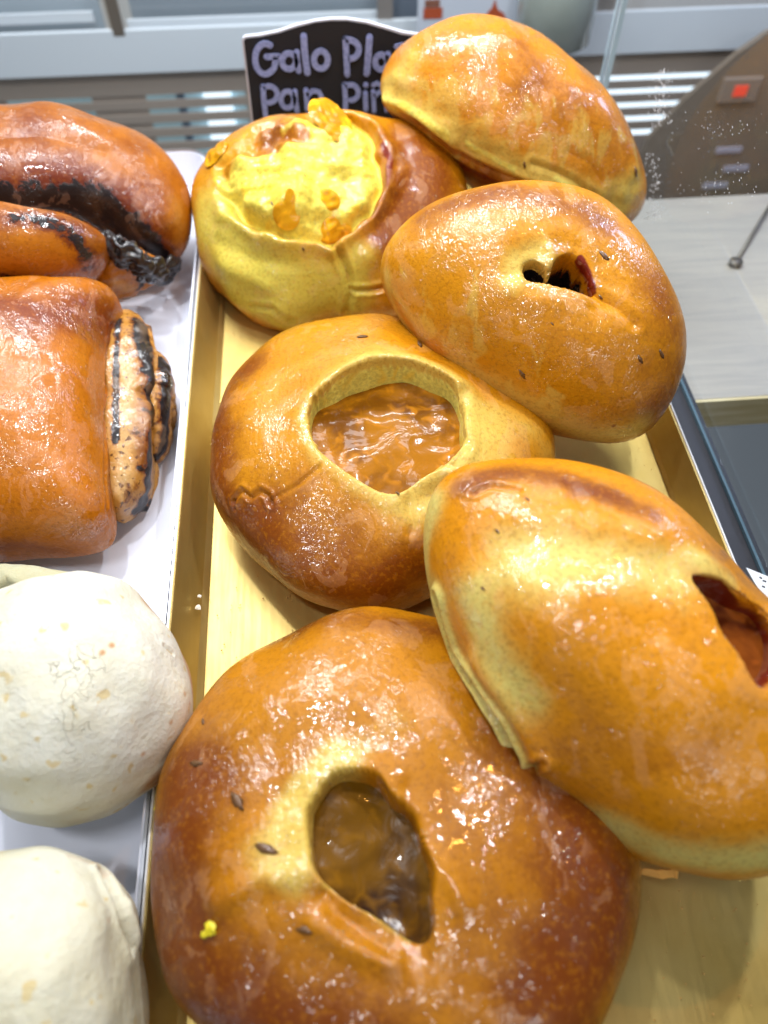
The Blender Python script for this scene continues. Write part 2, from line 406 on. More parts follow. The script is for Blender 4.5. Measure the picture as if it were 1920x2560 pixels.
        F = [(i*n+j, (i+1)*n+j, (i+1)*n+(j+1) % n, i*n+(j+1) % n) for i in range(m-1) for j in range(n)]
        F += [(j, (j+1) % n, len(P)-1, len(P)-1)[:3] for j in range(n)]
        return mesh_obj(name, P, F, mat, parent, base)
    def rough(s, scale, amp, mask=None, seed=5):
        g = spec_noise(s.base, scale, seed)*amp
        if mask is not None: g = g*mask
        s.V += s.N*g[:, None]; return s
    def build(s, name, mat, parent, base):
        m, k = s.M-1, s.K
        i = np.arange(m-1)[:, None]; j = np.arange(k)[None]; jn = (j+1) % k
        F = np.stack([i*k+j, (i+1)*k+j, (i+1)*k+jn, i*k+jn], -1).reshape(-1, 4)
        F1 = np.stack([np.arange(k), (np.arange(k)+1) % k, np.full(k, m*k)], 1)
        l0 = (m-1)*k; F2 = np.stack([l0+(np.arange(k)+1) % k, l0+np.arange(k), np.full(k, m*k+1)], 1)
        me = bpy.data.meshes.new(name); V = s.V-np.asarray(base)
        me.vertices.add(len(V)); me.vertices.foreach_set('co', V.ravel())
        nq = len(F); nt = len(F1)+len(F2)
        loops = np.concatenate([F.ravel(), F1.ravel(), F2.ravel()]).astype(np.int32)
        me.loops.add(len(loops)); me.loops.foreach_set('vertex_index', loops)
        st = np.concatenate([np.arange(nq)*4, nq*4+np.arange(nt)*3]).astype(np.int32)
        me.polygons.add(nq+nt); me.polygons.foreach_set('loop_start', st)
        me.update(calc_edges=True)
        me.polygons.foreach_set('use_smooth', np.ones(nq+nt, bool))
        for kx, a in s.att.items():
            if np.any(a != 0):
                at = me.attributes.new(kx, 'FLOAT', 'POINT'); at.data.foreach_set('value', a.astype(np.float32))
        me.materials.append(mat)
        o = bpy.data.objects.new(name, me); COL.objects.link(o)
        if parent is not None: o.parent = parent
        return o
    def seed(s, x, y, mat, parent, base, size=.0011, ang=.5, name='seed', asp=2.0, seed=0, sink=.2):
        j = s.pick(x, y, True); p = s.V[j]; n = s.nv(s.V)[j] if not hasattr(s, '_n2') else s._n2[j]
        t = np.cross(n, [math.cos(ang), math.sin(ang), 0.1]); t /= np.linalg.norm(t); b = np.cross(n, t)
        r = np.random.RandomState(seed+int(x)); V = []; F = []; a, c = 8, 5
        for i in range(1, c):
            ph = math.pi*i/c
            for q in range(a):
                th = 2*math.pi*q/a
                V.append(p+size*.7*(1+r.uniform(-.3, .3))*(t*asp*math.cos(ph)+b*math.sin(ph)*math.cos(th)+n*.6*math.sin(ph)*math.sin(th))+n*size*sink)
        V += [p+t*size*asp+n*size*sink, p-t*size*asp+n*size*sink]; k = len(V)
        for i in range(c-2):
            for q in range(a): F.append((i*a+q, i*a+(q+1) % a, (i+1)*a+(q+1) % a, (i+1)*a+q))
        for q in range(a): F.append((q, k-2, (q+1) % a)); F.append(((c-2)*a+q, (c-2)*a+(q+1) % a, k-1))
        return mesh_obj(name, V, F, mat, parent, base)

def thing(name, d, label, cat, group=None):
    b = np.array([d.c[0], d.c[1], max(0.0, d.c[2]-d.hb)])
    o = empty(name, b); tag(o, label, cat, group); return o, b

GOLD, BROWN = lin('c28008'), lin('7a3c02')
PALE, CRUMB = lin('cfb154'), lin('e8dc70')
seedm = simple('seed_husk', lin('6e4820'), .4, 0, .5, var=.5, scale=700, bumpd=.0003)
sugar = simple('sugar_grain', lin('efe9dc'), .4)
yellow = simple('yellow_crumb', lin('d8c81c'), .5)
G6 = 'glazed buns heaped on the gold tray'

# ================================================================= trays and case
paper_m = simple('white_paper', lin('e4e8f6'), .45, var=.05, scale=14, bumpd=.0003)
steel_m = simple('steel', (.55, .57, .62), .28, 1.0, var=.2, scale=60)
def gold_tray_mat():
    t = NT('gold_aluminium'); v = t.coord()
    mp = t.n('ShaderNodeMapping'); mp.inputs['Scale'].default_value = (60, 3, 60); t.l(v, mp.inputs[0])
    g = t.noise(mp.outputs[0], 12, 4, .6); n2 = t.noise(v, 18, 4, .6); sc_ = t.noise(v, 900, 2)
    c = t.mix(t.ramp(n2, .3, .7), lin('cdb673'), lin('bfa45c'))
    t.l(c, t.b.inputs['Base Color']); t.b.inputs['Metallic'].default_value = .85
    t.l(t.ramp(g, .3, .7, .42, .50), t.b.inputs['Roughness'])
    t.l(t.bump(t.math('ADD', g, t.math('MULTIPLY', sc_, .6)), .10, .0002), t.b.inputs['Normal'])
    return t.m
gold_m = gold_tray_mat()
deck_m = simple('dark_deck', (.022, .022, .03), .35, .0, var=.3, scale=30)
t0 = empty('serving_tray', (0.026, .08, -.002)); tag(t0, 'gold aluminium tray under the heap of glazed jam buns', 'tray', 'bakery trays side by side')
def tray(root, x0, x1, xr0, xr1, y0, y1, zr, mat_floor, mat_rim, name_floor, rimw=.0016, base=None, matw=None):
    base = np.array(root.location)
    ys = [y0, y1]; g = .006
    # floor and four sloping walls with a rounded foot; rolled rim
    ring = []
    def rect(a, b, c, d, z, r=.006):
        out = []
        for cx, cy, a0 in ((b-r, d-r, 0), (a+r, d-r, 90), (a+r, c+r, 180), (b-r, c+r, 270)):
            for q in range(7):
                an = math.radians(a0+q*15); out.append((cx+r*math.cos(an), cy+r*math.sin(an), z))
        return out
    prof = [(0.0, 0.0), (.0, .0006), (.25, .0030), (.95, zr-.001), (1.0, zr)]
    V = []; 
    for i, (f, z) in enumerate(prof):
        V += rect(x0+(xr0-x0)*f, x1+(xr1-x1)*f, y0-.008*f, y1+.008*f, z, .008+.006*f)
    n = 28; F = [tuple(range(n))]
    for i in range(len(prof)-1):
        for j in range(n): F.append((i*n+j, (i+1)*n+j, (i+1)*n+(j+1) % n, i*n+(j+1) % n))
    fl = mesh_obj(name_floor, V[:n]+V[n:2*n], [tuple(range(n))]+[(j, n+j, n+(j+1) % n, (j+1) % n) for j in range(n)], mat_floor, root, base, smooth=False)
    wl = mesh_obj('side_wall', V[n:], [tuple(a-n for a in f) for f in F[1:] if min(f) >= n], matw or mat_floor, root, base, smooth=False)
    m = wl.modifiers.new('sol', 'SOLIDIFY'); m.thickness = .0008; m.offset = 1
    R = []; 
    for dx, dz in ((0, 0), (rimw*.3, rimw*.6), (rimw*.9, rimw*.6), (rimw*1.2, 0), (rimw*1.2, -rimw*1.6), (rimw*.9, -rimw*1.6)):
        R += rect(xr0-dx, xr1+dx, y0-.008-dx, y1+.008+dx, zr+dz, .014+dx)
    FR = [(i*n+j, (i+1)*n+j, (i+1)*n+(j+1) % n, i*n+(j+1) % n) for i in range(5) for j in range(n)]
    mesh_obj('rim', R, FR, mat_rim, root, base, smooth=False)
brightrim = simple('bright_edge', (.80, .80, .82), .25, .6)
tray(t0, -.0815, .139, -.0915, .1435, -.24, .272, .022, gold_m, brightrim, 'tray_floor', .0011)
t1 = empty('lined_tray', (-.25, .08, -.002)); tag(t1, 'steel tray lined with white paper under the dark rolls and white rolls', 'tray', 'bakery trays side by side')
tray(t1, -.38, -.1005, -.39, -.0950, -.24, .282, .020, paper_m, steel_m, 'paper_lining', .0016)
deck = box('counter_deck', (-.6, -.5, -.03), (.1785, .315, -.012), deck_m); tag(deck, kind='structure')

def glass_mat():
    t = NT('clear_glass'); t.t.nodes.remove(t.b)
    tr = t.n('ShaderNodeBsdfTransparent'); tr.inputs[0].default_value = (.93, .96, .97, 1)
    gl = t.n('ShaderNodeBsdfGlossy'); gl.inputs['Roughness'].default_value = .02
    fr = t.n('ShaderNodeFresnel'); fr.inputs[0].default_value = 1.45
    mx = t.n('ShaderNodeMixShader'); t.l(t.math('MULTIPLY', fr.outputs[0], .09), mx.inputs[0]); t.l(tr.outputs[0], mx.inputs[1]); t.l(gl.outputs[0], mx.inputs[2])
    t.l(mx.outputs[0], t.out.inputs[0]); return t.m
glass_m = glass_mat()
edge_m = simple('polished_glass_edge', lin('c4d6e0'), .15, .0, 1.0)

# back pane and side pane of the display case
bp = empty('glass_panel', (-.1, .3165, -.012)); tag(bp, 'clear glass back wall of the display case behind the price sign', 'glass panel', 'glass walls of the display case')
box('pane', (-.6, .3150, -.03), (.1735, .3180, .30), glass_m, bp, bp.location)
box('polished_edge', (.1738, .3148, -.03), (.1756, .3182, .30), edge_m, bp, bp.location)
sp_ = empty('glass_panel', (.1765, 0, -.012)); tag(sp_, 'clear glass side wall with crumb smears right of the gold tray', 'glass panel', 'glass walls of the display case')
box('pane', (.1750, -.45, -.012), (.1780, .3100, .30), glass_m, sp_, sp_.location)
box('polished_edge', (.1748, .3103, -.012), (.1782, .3122, .30), edge_m, sp_, sp_.location)
box('bottom_seal', (.1735, -.45, -.0118), (.1748, .31, -.0095), simple('blue_grey_seal', lin('46606e'), .35), sp_, sp_.location)
# smears and crumbs stuck to the side pane
rnd = random.Random(4); V = []; F = []
def fleck(x, y, sz, el=1.0, ang=None):
    p = atx(x*S, y*S, .1748); a = rnd.uniform(0, 3.14) if ang is None else ang
    n = rnd.randint(4, 6); k = len(V)
    for i in range(n):
        q = 2*math.pi*i/n; r = sz*rnd.uniform(.6, 1.2)
        u, v_ = r*math.cos(q)*el, r*math.sin(q); u, v_ = u*math.cos(a)-v_*math.sin(a), u*math.sin(a)+v_*math.cos(a)
        V.append((p[0], p[1]+u, p[2]+v_))
    V.append((p[0]-sz*.5, p[1], p[2]))
    for i in range(n): F.append((k+i, k+(i+1) % n, k+n))
for _ in range(150): fleck(rnd.gauss(1428, 12)-.0*0, rnd.uniform(150, 275), rnd.uniform(.0002, .0006), 1.5, 1.2)
for _ in range(120): fleck(rnd.gauss(1412, 9), rnd.uniform(330, 480), rnd.uniform(.0002, .0007), 1.4, 1.2)
for _ in range(120): fleck(rnd.gauss(1560, 60), rnd.gauss(rnd.choice([275, 400]), 22), rnd.uniform(.00012, .0003), 2.2, .6)
sm = mesh_obj('smear', V, F, simple('dried_sugar_smear', lin('dfe6ee'), .3, 0, .5), sp_, sp_.location, smooth=False); sm['kind'] = 'stuff'

# --------------------------------------------------------------- beyond the right pane: wooden ledge, box, rod
def wood_mat(name, a, b):
    t = NT(name); v = t.coord(); mp = t.n('ShaderNodeMapping'); mp.inputs['Scale'].default_value = (3, 40, 40); t.l(v, mp.inputs[0])
    g = t.noise(mp.outputs[0], 6, 5, .6, .8)
    t.l(t.mix(t.ramp(g, .3, .7), a, b), t.b.inputs['Base Color']); t.b.inputs['Roughness'].default_value = .5
    return t.m
ply = wood_mat('pale_plywood', lin('d8c79c'), lin('c2ad7c'))
greyw = wood_mat('grey_laminate', lin('a89f94'), lin('9b948c'))
cv = box('floor', (.1787, -.5, -.30), (1.2, .084, -.29), deck_m); tag(cv, kind='structure')
lg = empty('wooden_ledge', (.4, .2, -.05)); tag(lg, 'grey topped shelf with pale wooden front edge beyond the right glass', 'shelf')
box('shelf_top', (.179, .0862, -.034), (1.1, .285, -.030), greyw, lg, lg.location)
box('front_edge', (.179, .0840, -.0530), (1.1, .0860, -.0302), ply, lg, lg.location)
hb_ = empty('oven_housing', (.5, .45, -.03))
tag(hb_, 'brown slanted machine housing with a small red light behind the right glass', 'machine')
brownm = simple('brown_housing', lin('8c7c6c'), .6, .0, var=.25, scale=12)
yk = .56
poly = [aty(x*S, y*S, yk) for x, y in ((1385, 470), (1659, 470), (1800, 470), (1800, 60), (1659, 70), (1590, 118), (1480, 215), (1400, 300), (1385, 340))]
prism('housing', poly, (0, -1, 0), .006, brownm, hb_, hb_.location)
p = aty(1597*S, 193*S, yk-.002)
box('light_bezel', (p[0]-.020, p[1]-.003, p[2]-.012), (p[0]+.020, p[1]+.0019, p[2]+.012), simple('grey_bezel', lin('8a7f76'), .6), hb_, hb_.location, .001)
box('red_light', (p[0]-.007, p[1]-.0042, p[2]-.0055), (p[0]+.007, p[1]-.0031, p[2]+.0055), simple('red_lamp', (.9, .06, .04), .4, emis=.35), hb_, hb_.location, .0008)
for i, (x, y) in enumerate(((1575, 325), (1590, 365), (1545, 402))):
    q = aty(x*S, y*S, yk-.002); box('vent_slot', (q[0]-.014, q[1], q[2]-.003), (q[0]+.014, q[1]+.0019, q[2]+.003), simple('pale_slot', lin('b3b0c0'), .4), hb_, hb_.location)
a = atz(1588*S, 570*S, -.029); b = aty(1690*S, 400*S, .29)
def rod(name, A, B, r, mat, parent=None, base=(0, 0, 0), n=12):
    A, B = np.array(A), np.array(B); d = B-A; d /= np.linalg.norm(d); u = np.cross(d, [0.3, 1, .2]); u /= np.linalg.norm(u); v = np.cross(d, u)
    V = [P+r*(u*math.cos(2*math.pi*i/n)+v*math.sin(2*math.pi*i/n)) for P in (A, B) for i in range(n)]
    F = [(i, (i+1) % n, n+(i+1) % n, n+i) for i in range(n)]+[tuple(reversed(range(n))), tuple(range(n, 2*n))]
    return mesh_obj(name, V, F, mat, parent, base)
rr = empty('support_rod', a); tag(rr, 'thin dark rod with a round foot leaning on the grey shelf', 'rod')
dkm = simple('dark_metal', lin('6c655e'), .4, .5)
rod('shaft', a, b, .0013, dkm, rr, a); rod('foot', a-[0, 0, .001], a+[0, 0, .0025], .0045, dkm, rr, a)

# --------------------------------------------------------------- far background: cabinet with louvres, sliding doors
YB = .62
cab = empty('back_cabinet', (0, YB, -.3)); tag(cab, 'pale cabinet with louvred slots and glazed doors behind the display case', 'cabinet')
cm = simple('cabinet_paint', lin('a99a8e'), .5, var=.12, scale=6)
whitem = simple('white_rail', lin('dfe4ea'), .4); beige = simple('beige_frame', lin('c9bcae'), .5)
def pl(x, y, k=YB): return aty(x*S, y*S, k)
def bandbox(name, x0, y0, x1, y1, mat, k0, k1, parent=cab):
    """front face at depth k0 covering the given edges"""
    A = pl(x0, y0, k0); B = pl(x1, y1, k0)
    return box(name, (min(A[0], B[0]), k0, min(A[2], B[2])), (max(A[0], B[0]), k1, max(A[2], B[2])), mat, parent, parent.location)
# panel with real slots: strips between slots
zs = [pl(800, y)[2] for y in (92, 168, 186, 198, 216, 228, 246, 258, 276, 288, 306, 318, 420)]
xL, xR = -.75, .95
slot_x = [(pl(20, 240)[0], pl(205, 240)[0]), (pl(322, 240)[0], pl(535, 240)[0]), (pl(1180, 240)[0], pl(1520, 240)[0])]
box('upper_panel', (xL, YB, zs[2]), (xR, YB+.002, zs[0]), cm, cab, cab.location)
box('lower_panel', (xL, YB, zs[12]), (xR, YB+.002, zs[11]), cm, cab, cab.location)
for i in range(3, 11, 2):      # solid louvre strips between slots
    box('louvre', (xL, YB, zs[i+1]), (xR, YB+.002, zs[i]), cm, cab, cab.location)
edges = [xL]+[v for ab in slot_x for v in ab]+[xR]
for i in range(0, len(edges), 2):
    box('upright', (edges[i], YB+.0015, zs[11]), (edges[i+1], YB+.0035, zs[2]), cm, cab, cab.location)
lampm = simple('lit_interior', (.80, .90, 1.0), .5, emis=1.4)
dimm = simple('blue_interior', lin('5c7f9c'), .5)
palm = simple('pale_interior', lin('a8c4cc'), .5, emis=.25)
box('inner_back', (xL, YB+.060, zs[12]), (xR, YB+.064, zs[2]), palm, cab, cab.location)
for x0, x1, m in ((430, 520, lampm), (1190, 1545, lampm)):
    bandbox('lit_tube', x0, 160, x1, 340, m, YB+.050, YB+.056)
bandbox('inner_post', 370, 160, 425, 340, dimm, YB+.040, YB+.048)
# sliding-door zone above: rails, frames, panes
bandbox('rail', -200, 84, 1900, 94, whitem, YB-.006, YB-.001)
doorgl = simple('door_glass', lin('b9c4cd'), .15, 0, .6, var=.25, scale=5)
bandbox('door_pane', -200, -60, 232, 76, doorgl, YB+.02, YB+.024)
bandbox('door_pane', 262, -60, 820, 76, simple('door_glass_grey', lin('9aa4ad'), .15, 0, .6, var=.35, scale=6), YB+.02, YB+.024)
bandbox('door_pane', 845, -60, 1260, 84, simple('door_glass_dark', lin('6f7885'), .2, 0, .5, var=.3, scale=6), YB+.022, YB+.026)
bandbox('door_pane', 1300, -60, 1900, 84, simple('door_glass_cream', lin('c9c4c0'), .2, 0, .5, var=.2, scale=4), YB+.022, YB+.026)
bandbox('door_frame', 205, -60, 272, 80, beige, YB-.004, YB+.001)
bandbox('door_frame', 815, -60, 848, 83, simple('dark_frame', lin('857d78'), .5), YB-.004, YB+.001)
bandbox('door_frame', 1258, -60, 1308, 100, simple('grey_frame', lin('8d8680'), .5), YB-.003, YB+.001)
bandbox('door_track', -200, 40, 204, 47, whitem, YB+.006, YB+.009)
bandbox('door_track', 273, 44, 814, 51, whitem, YB+.006, YB+.009)
bandbox('door_track', 1309, 58, 1900, 66, whitem, YB+.006, YB+.009)
bandbox('frame_shadow_gap', 236, -60, 246, 79, simple('dark_gap', lin('6b6157'), .6), YB-.0062, YB-.0045)
# picture card and jar on the far shelf
card = empty('picture_card', pl(985, 100)); tag(card, 'white card with small orange pictures standing behind the top right bun', 'card')
bandbox('card_sheet', 905, -50, 1120, 110, simple('white_card', lin('cfd3df'), .5), YB-.03, YB-.028, card)
om = simple('orange_print', lin('b5502c'), .5)
bandbox('printed_picture', 915, 18, 955, 40, om, YB-.0306, YB-.0302, card)
bandbox('printed_picture', 918, 0, 950, 15, simple('brown_print', lin('8a5a48'), .5), YB-.0306, YB-.0302, card)
A_ = [pl(x, y, YB-.0306) for x, y in ((1045, 42), (1095, 42), (1088, 28), (1075, 20), (1070, -2), (1062, 18), (1052, 28))]
prism('printed_picture', A_, (0, -1, 0), .0003, om, card, card.location)
jar = empty('storage_jar', pl(1190, 95)); tag(jar, 'greenish grey jar with a pale lid on the far shelf beside the card', 'jar')
jc = pl(1190, 90, YB-.05)
V = []; F = []; nn = 32; prof = [(0, 0), (.030, 0), (.036, .004), (.037, .05), (.034, .075), (.026, .085), (.024, .1), (.0, .1)]
for r, z in prof:
    for i in range(nn): V.append((jc[0]+r*math.cos(2*math.pi*i/nn), jc[1]+r*math.sin(2*math.pi*i/nn), jc[2]+z))
for k in range(len(prof)-1):
    for i in range(nn): F.append((k*nn+i, k*nn+(i+1) % nn, (k+1)*nn+(i+1) % nn, (k+1)*nn+i))
mesh_obj('jar_body', V, F, simple('jar_glass', lin('a7ada4'), .2, 0, .8, var=.3, scale=30), jar, jar.location)
rod('jar_lid', (jc[0], jc[1], jc[2]+.1002), (jc[0], jc[1], jc[2]+.115), .027, whitem, jar, jar.location, 28)
fl_ = box('back_shelf', (-.9, .33, -.34), (1.1, .9, -.33), simple('floor_tone', lin('8d8a88'), .5)); tag(fl_, kind='structure'); fl_.name = 'floor'
bw = box('wall', (-1.2, .95, -.4), (1.4, 1.0, 1.6), simple('wall_paint', lin('d2cdc8'), .6)); tag(bw, kind='structure')

# --------------------------------------------------------------- chalkboard price sign
YS = .292
sg = empty('chalkboard_sign', aty(700*S, 290*S, YS)); tag(sg, 'small scalloped chalkboard sign with hand written flavour names behind the buns', 'sign')
top = [(523, 90), (524, 83), (530, 79), (560, 76), (600, 68), (640, 55), (680, 45), (715, 41), (750, 41), (790, 47), (830, 58), (870, 70), (905, 75), (960, 80), (1010, 84), (1020, 92)]
bot = [(1000, 420), (560, 420)]
P1 = [aty(x*S, y*S, YS) for x, y in top+bot]
prism('board', P1, (0, -1, 0), .003, simple('white_board_edge', lin('c8cad6'), .5), sg, sg.location)
ct = np.mean(P1, 0)
inn = [(527, 91), (528, 86), (534, 83), (562, 80), (602, 72), (642, 59), (682, 49), (715, 45.5), (750, 45.5), (789, 51.5), (828, 62.5), (868, 75), (905, 80), (960, 85), (1005, 89), (1013, 94), (995, 415), (565, 415)]
prism('chalk_face', [aty(x*S, y*S, YS-.0006) for x, y in inn], (0, -1, 0), .0004, simple('blackboard', (.010, .011, .018), .8, var=.3, scale=25), sg, sg.location)
def chalk_mat():
    t = NT('chalk'); v = t.coord(); n = t.noise(v, 700, 3, .7)
    t.l(t.mix(t.ramp(n, .3, .65), lin('7886bc'), lin('98a6dc')), t.b.inputs['Base Color']); t.b.inputs['Roughness'].default_value = .9; return t.m
chalk = chalk_mat()
def arc(cx, cy, rx, ry, a0, a1, n=14): return [(cx+rx*math.cos(math.radians(a0+(a1-a0)*i/n)), cy-ry*math.sin(math.radians(a0+(a1-a0)*i/n))) for i in range(n+1)]
def letter(strokes, wd=4.2):
    V = []; F = []
    for st in strokes:
        P = np.array([aty(x*S, y*S, YS-.0010-.00003*(len(F) % 7)) for x, y in st])[:, [0, 2]]; yv = YS-.0016
        r = wd*S*.30/1923; k0 = len(V); n = len(P)
        T = np.gradient(P, axis=0) if n > 1 else np.array([[1, 0]]); T /= np.linalg.norm(T, axis=1, keepdims=True)+1e-9
        Nn = np.stack([-T[:, 1], T[:, 0]], 1)
        for i in range(n):
            for sgn in (-1, 1):
                q = P[i]+Nn[i]*r*sgn; V.append((q[0], yv, q[1]))
        for i in range(n-1): F.append((k0+2*i, k0+2*i+1, k0+2*i+3, k0+2*i+2))
        for e, dirn in ((0, -1), (n-1, 1)):
            k = len(V); c0 = math.atan2(T[e][1]*dirn, T[e][0]*dirn)
            V.append((P[e][0], yv, P[e][1]))
            for q in range(9):
                an = c0-math.pi/2+math.pi*q/8; V.append((P[e][0]+r*math.cos(an), yv, P[e][1]+r*math.sin(an)))
            for q in range(8): F.append((k, k+1+q, k+2+q))
    o = mesh_obj('letter', V, F, chalk, sg, sg.location, smooth=False)
    m = o.modifiers.new('sol', 'SOLIDIFY'); m.thickness = .0003
    return o
# line 1: Galo Pla(z)
letter([arc(573, 126, 22, 33, 62, 300)+[(592, 146), (597, 122)], [(576, 122), (600, 121)]], 10)
letter([arc(624, 131, 15, 17, 20, 380, 20), [(641, 112), (642, 132), (645, 152)]], 10)
letter([[(656, 78), (658, 110), (664, 156)]], 11)
letter([arc(693, 128, 15, 19, 90, 450, 20)], 10)
letter([[(746, 84), (748, 120), (750, 160)], [(746, 84)]+arc(755, 106, 20, 20, 80, -100, 12)], 10)
letter([[(798, 80), (796, 110), (792, 158)]], 11)
letter([arc(823, 133, 13, 16, 20, 380, 20), [(838, 116), (839, 134), (843, 152)]], 10)
letter([[(856, 100), (868, 97), (882, 98), (872, 112), (860, 128), (876, 127)]], 9)
# line 2: Pan Pin
letter([[(568, 186), (570, 215), (574, 252)], [(568, 188)]+arc(580, 203, 19, 18, 90, -90, 12)], 9)
letter([arc(621, 214, 14, 18, 30, 390, 20), [(637, 196), (638, 216), (642, 240)]], 9)
letter([[(661, 194), (664, 236)], [(663, 206), (675, 195), (689, 197), (695, 210), (698, 238)]], 9)
letter([[(744, 182), (746, 210), (746, 250)], [(745, 183)]+arc(757, 199, 17, 17, 80, -90, 12)], 9)
letter([[(789, 200), (790, 236)], [(790, 182), (790.5, 184)]], 9)
letter([[(806, 196), (808, 240)], [(808, 208), (820, 197), (832, 205), (835, 238)], [(806, 183), (814, 178), (822, 183), (830, 178)]], 8)

# ================================================================= glazed buns on the gold tray
def M(name, **k):
    d = dict(gold=GOLD, brown=BROWN, pale=PALE, crumb=CRUMB, off=(0, 0, 0)); d.update(k); return bread(name, **d)

# --- top right bun, leaning
d = Dough([(828,190),(835,160),(860,115),(900,75),(950,48),(1010,37),(1080,45),(1150,65),(1220,110),(1290,170),(1340,230),(1370,290),(1388,340),(1392,400),(1385,450),(1360,485),(1300,500),(1220,490),(1150,475),(1080,435),(1010,395),(985,370),(950,330),(900,290),(850,250),(828,215)],
          (1120,265), .066, (-.14,-.84,.52), .046, .040, 2.1, 2.2, seed=11, lump=.0008, fit=3)
th, b = thing('glazed_bun', d, 'golden bun tipped on its side at the top, pale cracked seam above a dark underside', 'bun', G6)
seam = [(832,205),(870,225),(920,250),(960,280),(1000,305),(1060,330),(1110,360),(1160,380),(1220,400),(1270,425),(1310,440)]
und = [(850,252),(900,285),(950,325),(1000,365),(1060,395),(1120,425)]
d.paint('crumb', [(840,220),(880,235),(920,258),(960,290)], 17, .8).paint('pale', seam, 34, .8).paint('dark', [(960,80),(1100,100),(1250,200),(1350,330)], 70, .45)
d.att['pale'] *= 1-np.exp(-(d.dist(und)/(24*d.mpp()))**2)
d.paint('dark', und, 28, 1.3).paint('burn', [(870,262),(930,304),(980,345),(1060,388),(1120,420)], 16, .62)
d.paint('pale', [(850,190),(880,150)], 38, .7).paint('peel', [(1000,250),(1100,300),(1200,330),(1290,340),(1340,400)], 70, 1).paint('peel', [(900,170),(960,220)], 40, .7)
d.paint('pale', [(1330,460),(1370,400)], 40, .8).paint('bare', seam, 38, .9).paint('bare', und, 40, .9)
d.paint('dark', [(1000,200),(1100,210),(1200,260)], 40, .25).paint('crumb', [(1010,310),(1060,340),(1110,365)], 10, .55).paint('crumb', [(1200,385),(1250,410)], 9, .5)
d.fold([(835,222),(880,248),(930,283),(980,325),(1040,360),(1120,395),(1200,420)], 9, .0030)
d.fold([(1150,355),(1200,372),(1240,395),(1290,430)], 7, .0012).fold([(1230,330),(1270,350),(1300,395)], 9, .0006)
d.push([(840,215),(880,232),(930,262),(980,300)], 14, .0028).push([(1260,450),(1300,450)], 16, -.004).rough(70, .0004, d.att['pale'])
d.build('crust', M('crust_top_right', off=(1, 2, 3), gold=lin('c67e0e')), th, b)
d.seed(1130, 357, seedm, th, b); d.seed(1375, 372, seedm, th, b, .0016)

# --- bun with torn open yellow crumb
d = Dough([(418,420),(413,480),(425,540),(440,590),(465,630),(500,665),(545,700),(600,722),(660,717),(710,702),(770,700),(850,690),(920,640),(980,540),(1000,460),(1000,400),(970,340),(930,290),(880,255),(820,238),(760,228),(700,228),(640,240),(590,255),(545,275),(500,305),(455,340),(430,375)],
          (690,470), .036, (-.05,-.42,.9), .036, .030, 2.2, 2.6, seed=21, lump=.0012)
th, b = thing('glazed_bun', d, 'bun split open with bright yellow crumb showing, below the chalkboard sign', 'bun', G6)
op = [(x/S, y/S) for x, y in ((549,502),(599,548),(663,578),(730,594),(798,605),(840,599),(882,569),(920,527),(949,476),(958,430),(945,367),(933,324),(903,303),(861,288),(776,280),(713,284),(629,314),(565,366),(519,417),(516,459))]
Q = d.uvpoly(op); sd = np.where(d.wl > 0, poly_sd(d.uv, Q), 1.0)
sd = sd+spec_noise(d.base, 60, 8)*.0009
sidef = sstep(-.032, -.004, (d.uv-Q.mean(0))@np.array([.55, -.83]))
d.V += d.n*(sidef*(-.0075*np.exp(-((sd+.0022)/.0028)**2)+.0030*np.exp(-((sd-.004)/.0035)**2))+.0035*sstep(-.002, -.022, sd))[:, None]
d.att['crumb'] = sstep(.0002, -.0022, sd)*(.35+.6*sidef)
msk = sstep(-.002, -.008, sd)
d.rough(34, .0022, msk, 3).rough(80, .0009, msk, 9).rough(190, .00022, msk, 19)
x_ = lambda cx, cy: ((cx/2.37+460)/S, (cy/2.37+240)/S)     # reading aid for a close look
d.paint('burn', [x_(1180,300), x_(1220,400), x_(1200,540)], 9, .75)
d.paint('pale', [x_(150,720), x_(300,900), x_(450,1000), x_(650,1100), x_(850,1150)], 85, .9).paint('pale', [x_(350,1180), x_(600,1320)], 45, .9)
d.paint('dark', [x_(1300,300), x_(1450,420), x_(1350,600), x_(1300,760)], 80, 1.1).paint('dark', [x_(500,330), x_(760,300), x_(1000,420)], 40, .35).paint('dark', [x_(700,70), x_(900,60), x_(1080,90)], 14, .7)  # right side: shadow of the neighbouring buns put into the crust colour
d.paint('crumb', [x_(640,110), x_(550,160), x_(450,260), x_(560,330), x_(700,280)], 22, -.9).paint('dark', [x_(640,110), x_(550,160), x_(480,240), x_(620, 230)], 24, .6)
d.paint('pale', [x_(1050,920), x_(1010,1250)], 30, .35).paint('dark', [x_(900,890), x_(960,1000), x_(990,1150)], 8, .3)
d.fold([x_(880,880), x_(930,960), x_(975,1060), x_(985,1180), x_(960,1280)], 8, .0030).fold([x_(1000,1150), x_(1100,1150), x_(1180,1135)], 6, .0022)
d.push([x_(1100,950)], 32, .003).push([x_(600,950)], 60, .0028).push([x_(1240,300), x_(1290,430), x_(1240,560)], 14, .0016)
d.fold([x_(400,1250), x_(520,1260), x_(640,1330)], 7, .0016).push([x_(200,860), x_(420,960), x_(640,1000)], 14, -.0012).push([x_(230,1000), x_(500,1130)], 16, .0014)
d.push([x_(640,760)], 60, .001)
d.build('crust', M('crust_split', off=(5, 1, 2), pale=lin('cbbc4e'), crumb=lin('ead95a')), th, b)
jam1 = jam_mat('pineapple_jam', lin('d29a18'), lin('b07808'))
jam2 = jam_mat('amber_jam', lin('9a620a'), lin('6a3e06'), (3, 0, 0))
jam3 = jam_mat('dark_jam', lin('664404'), lin('2c1602'), (7, 0, 0))
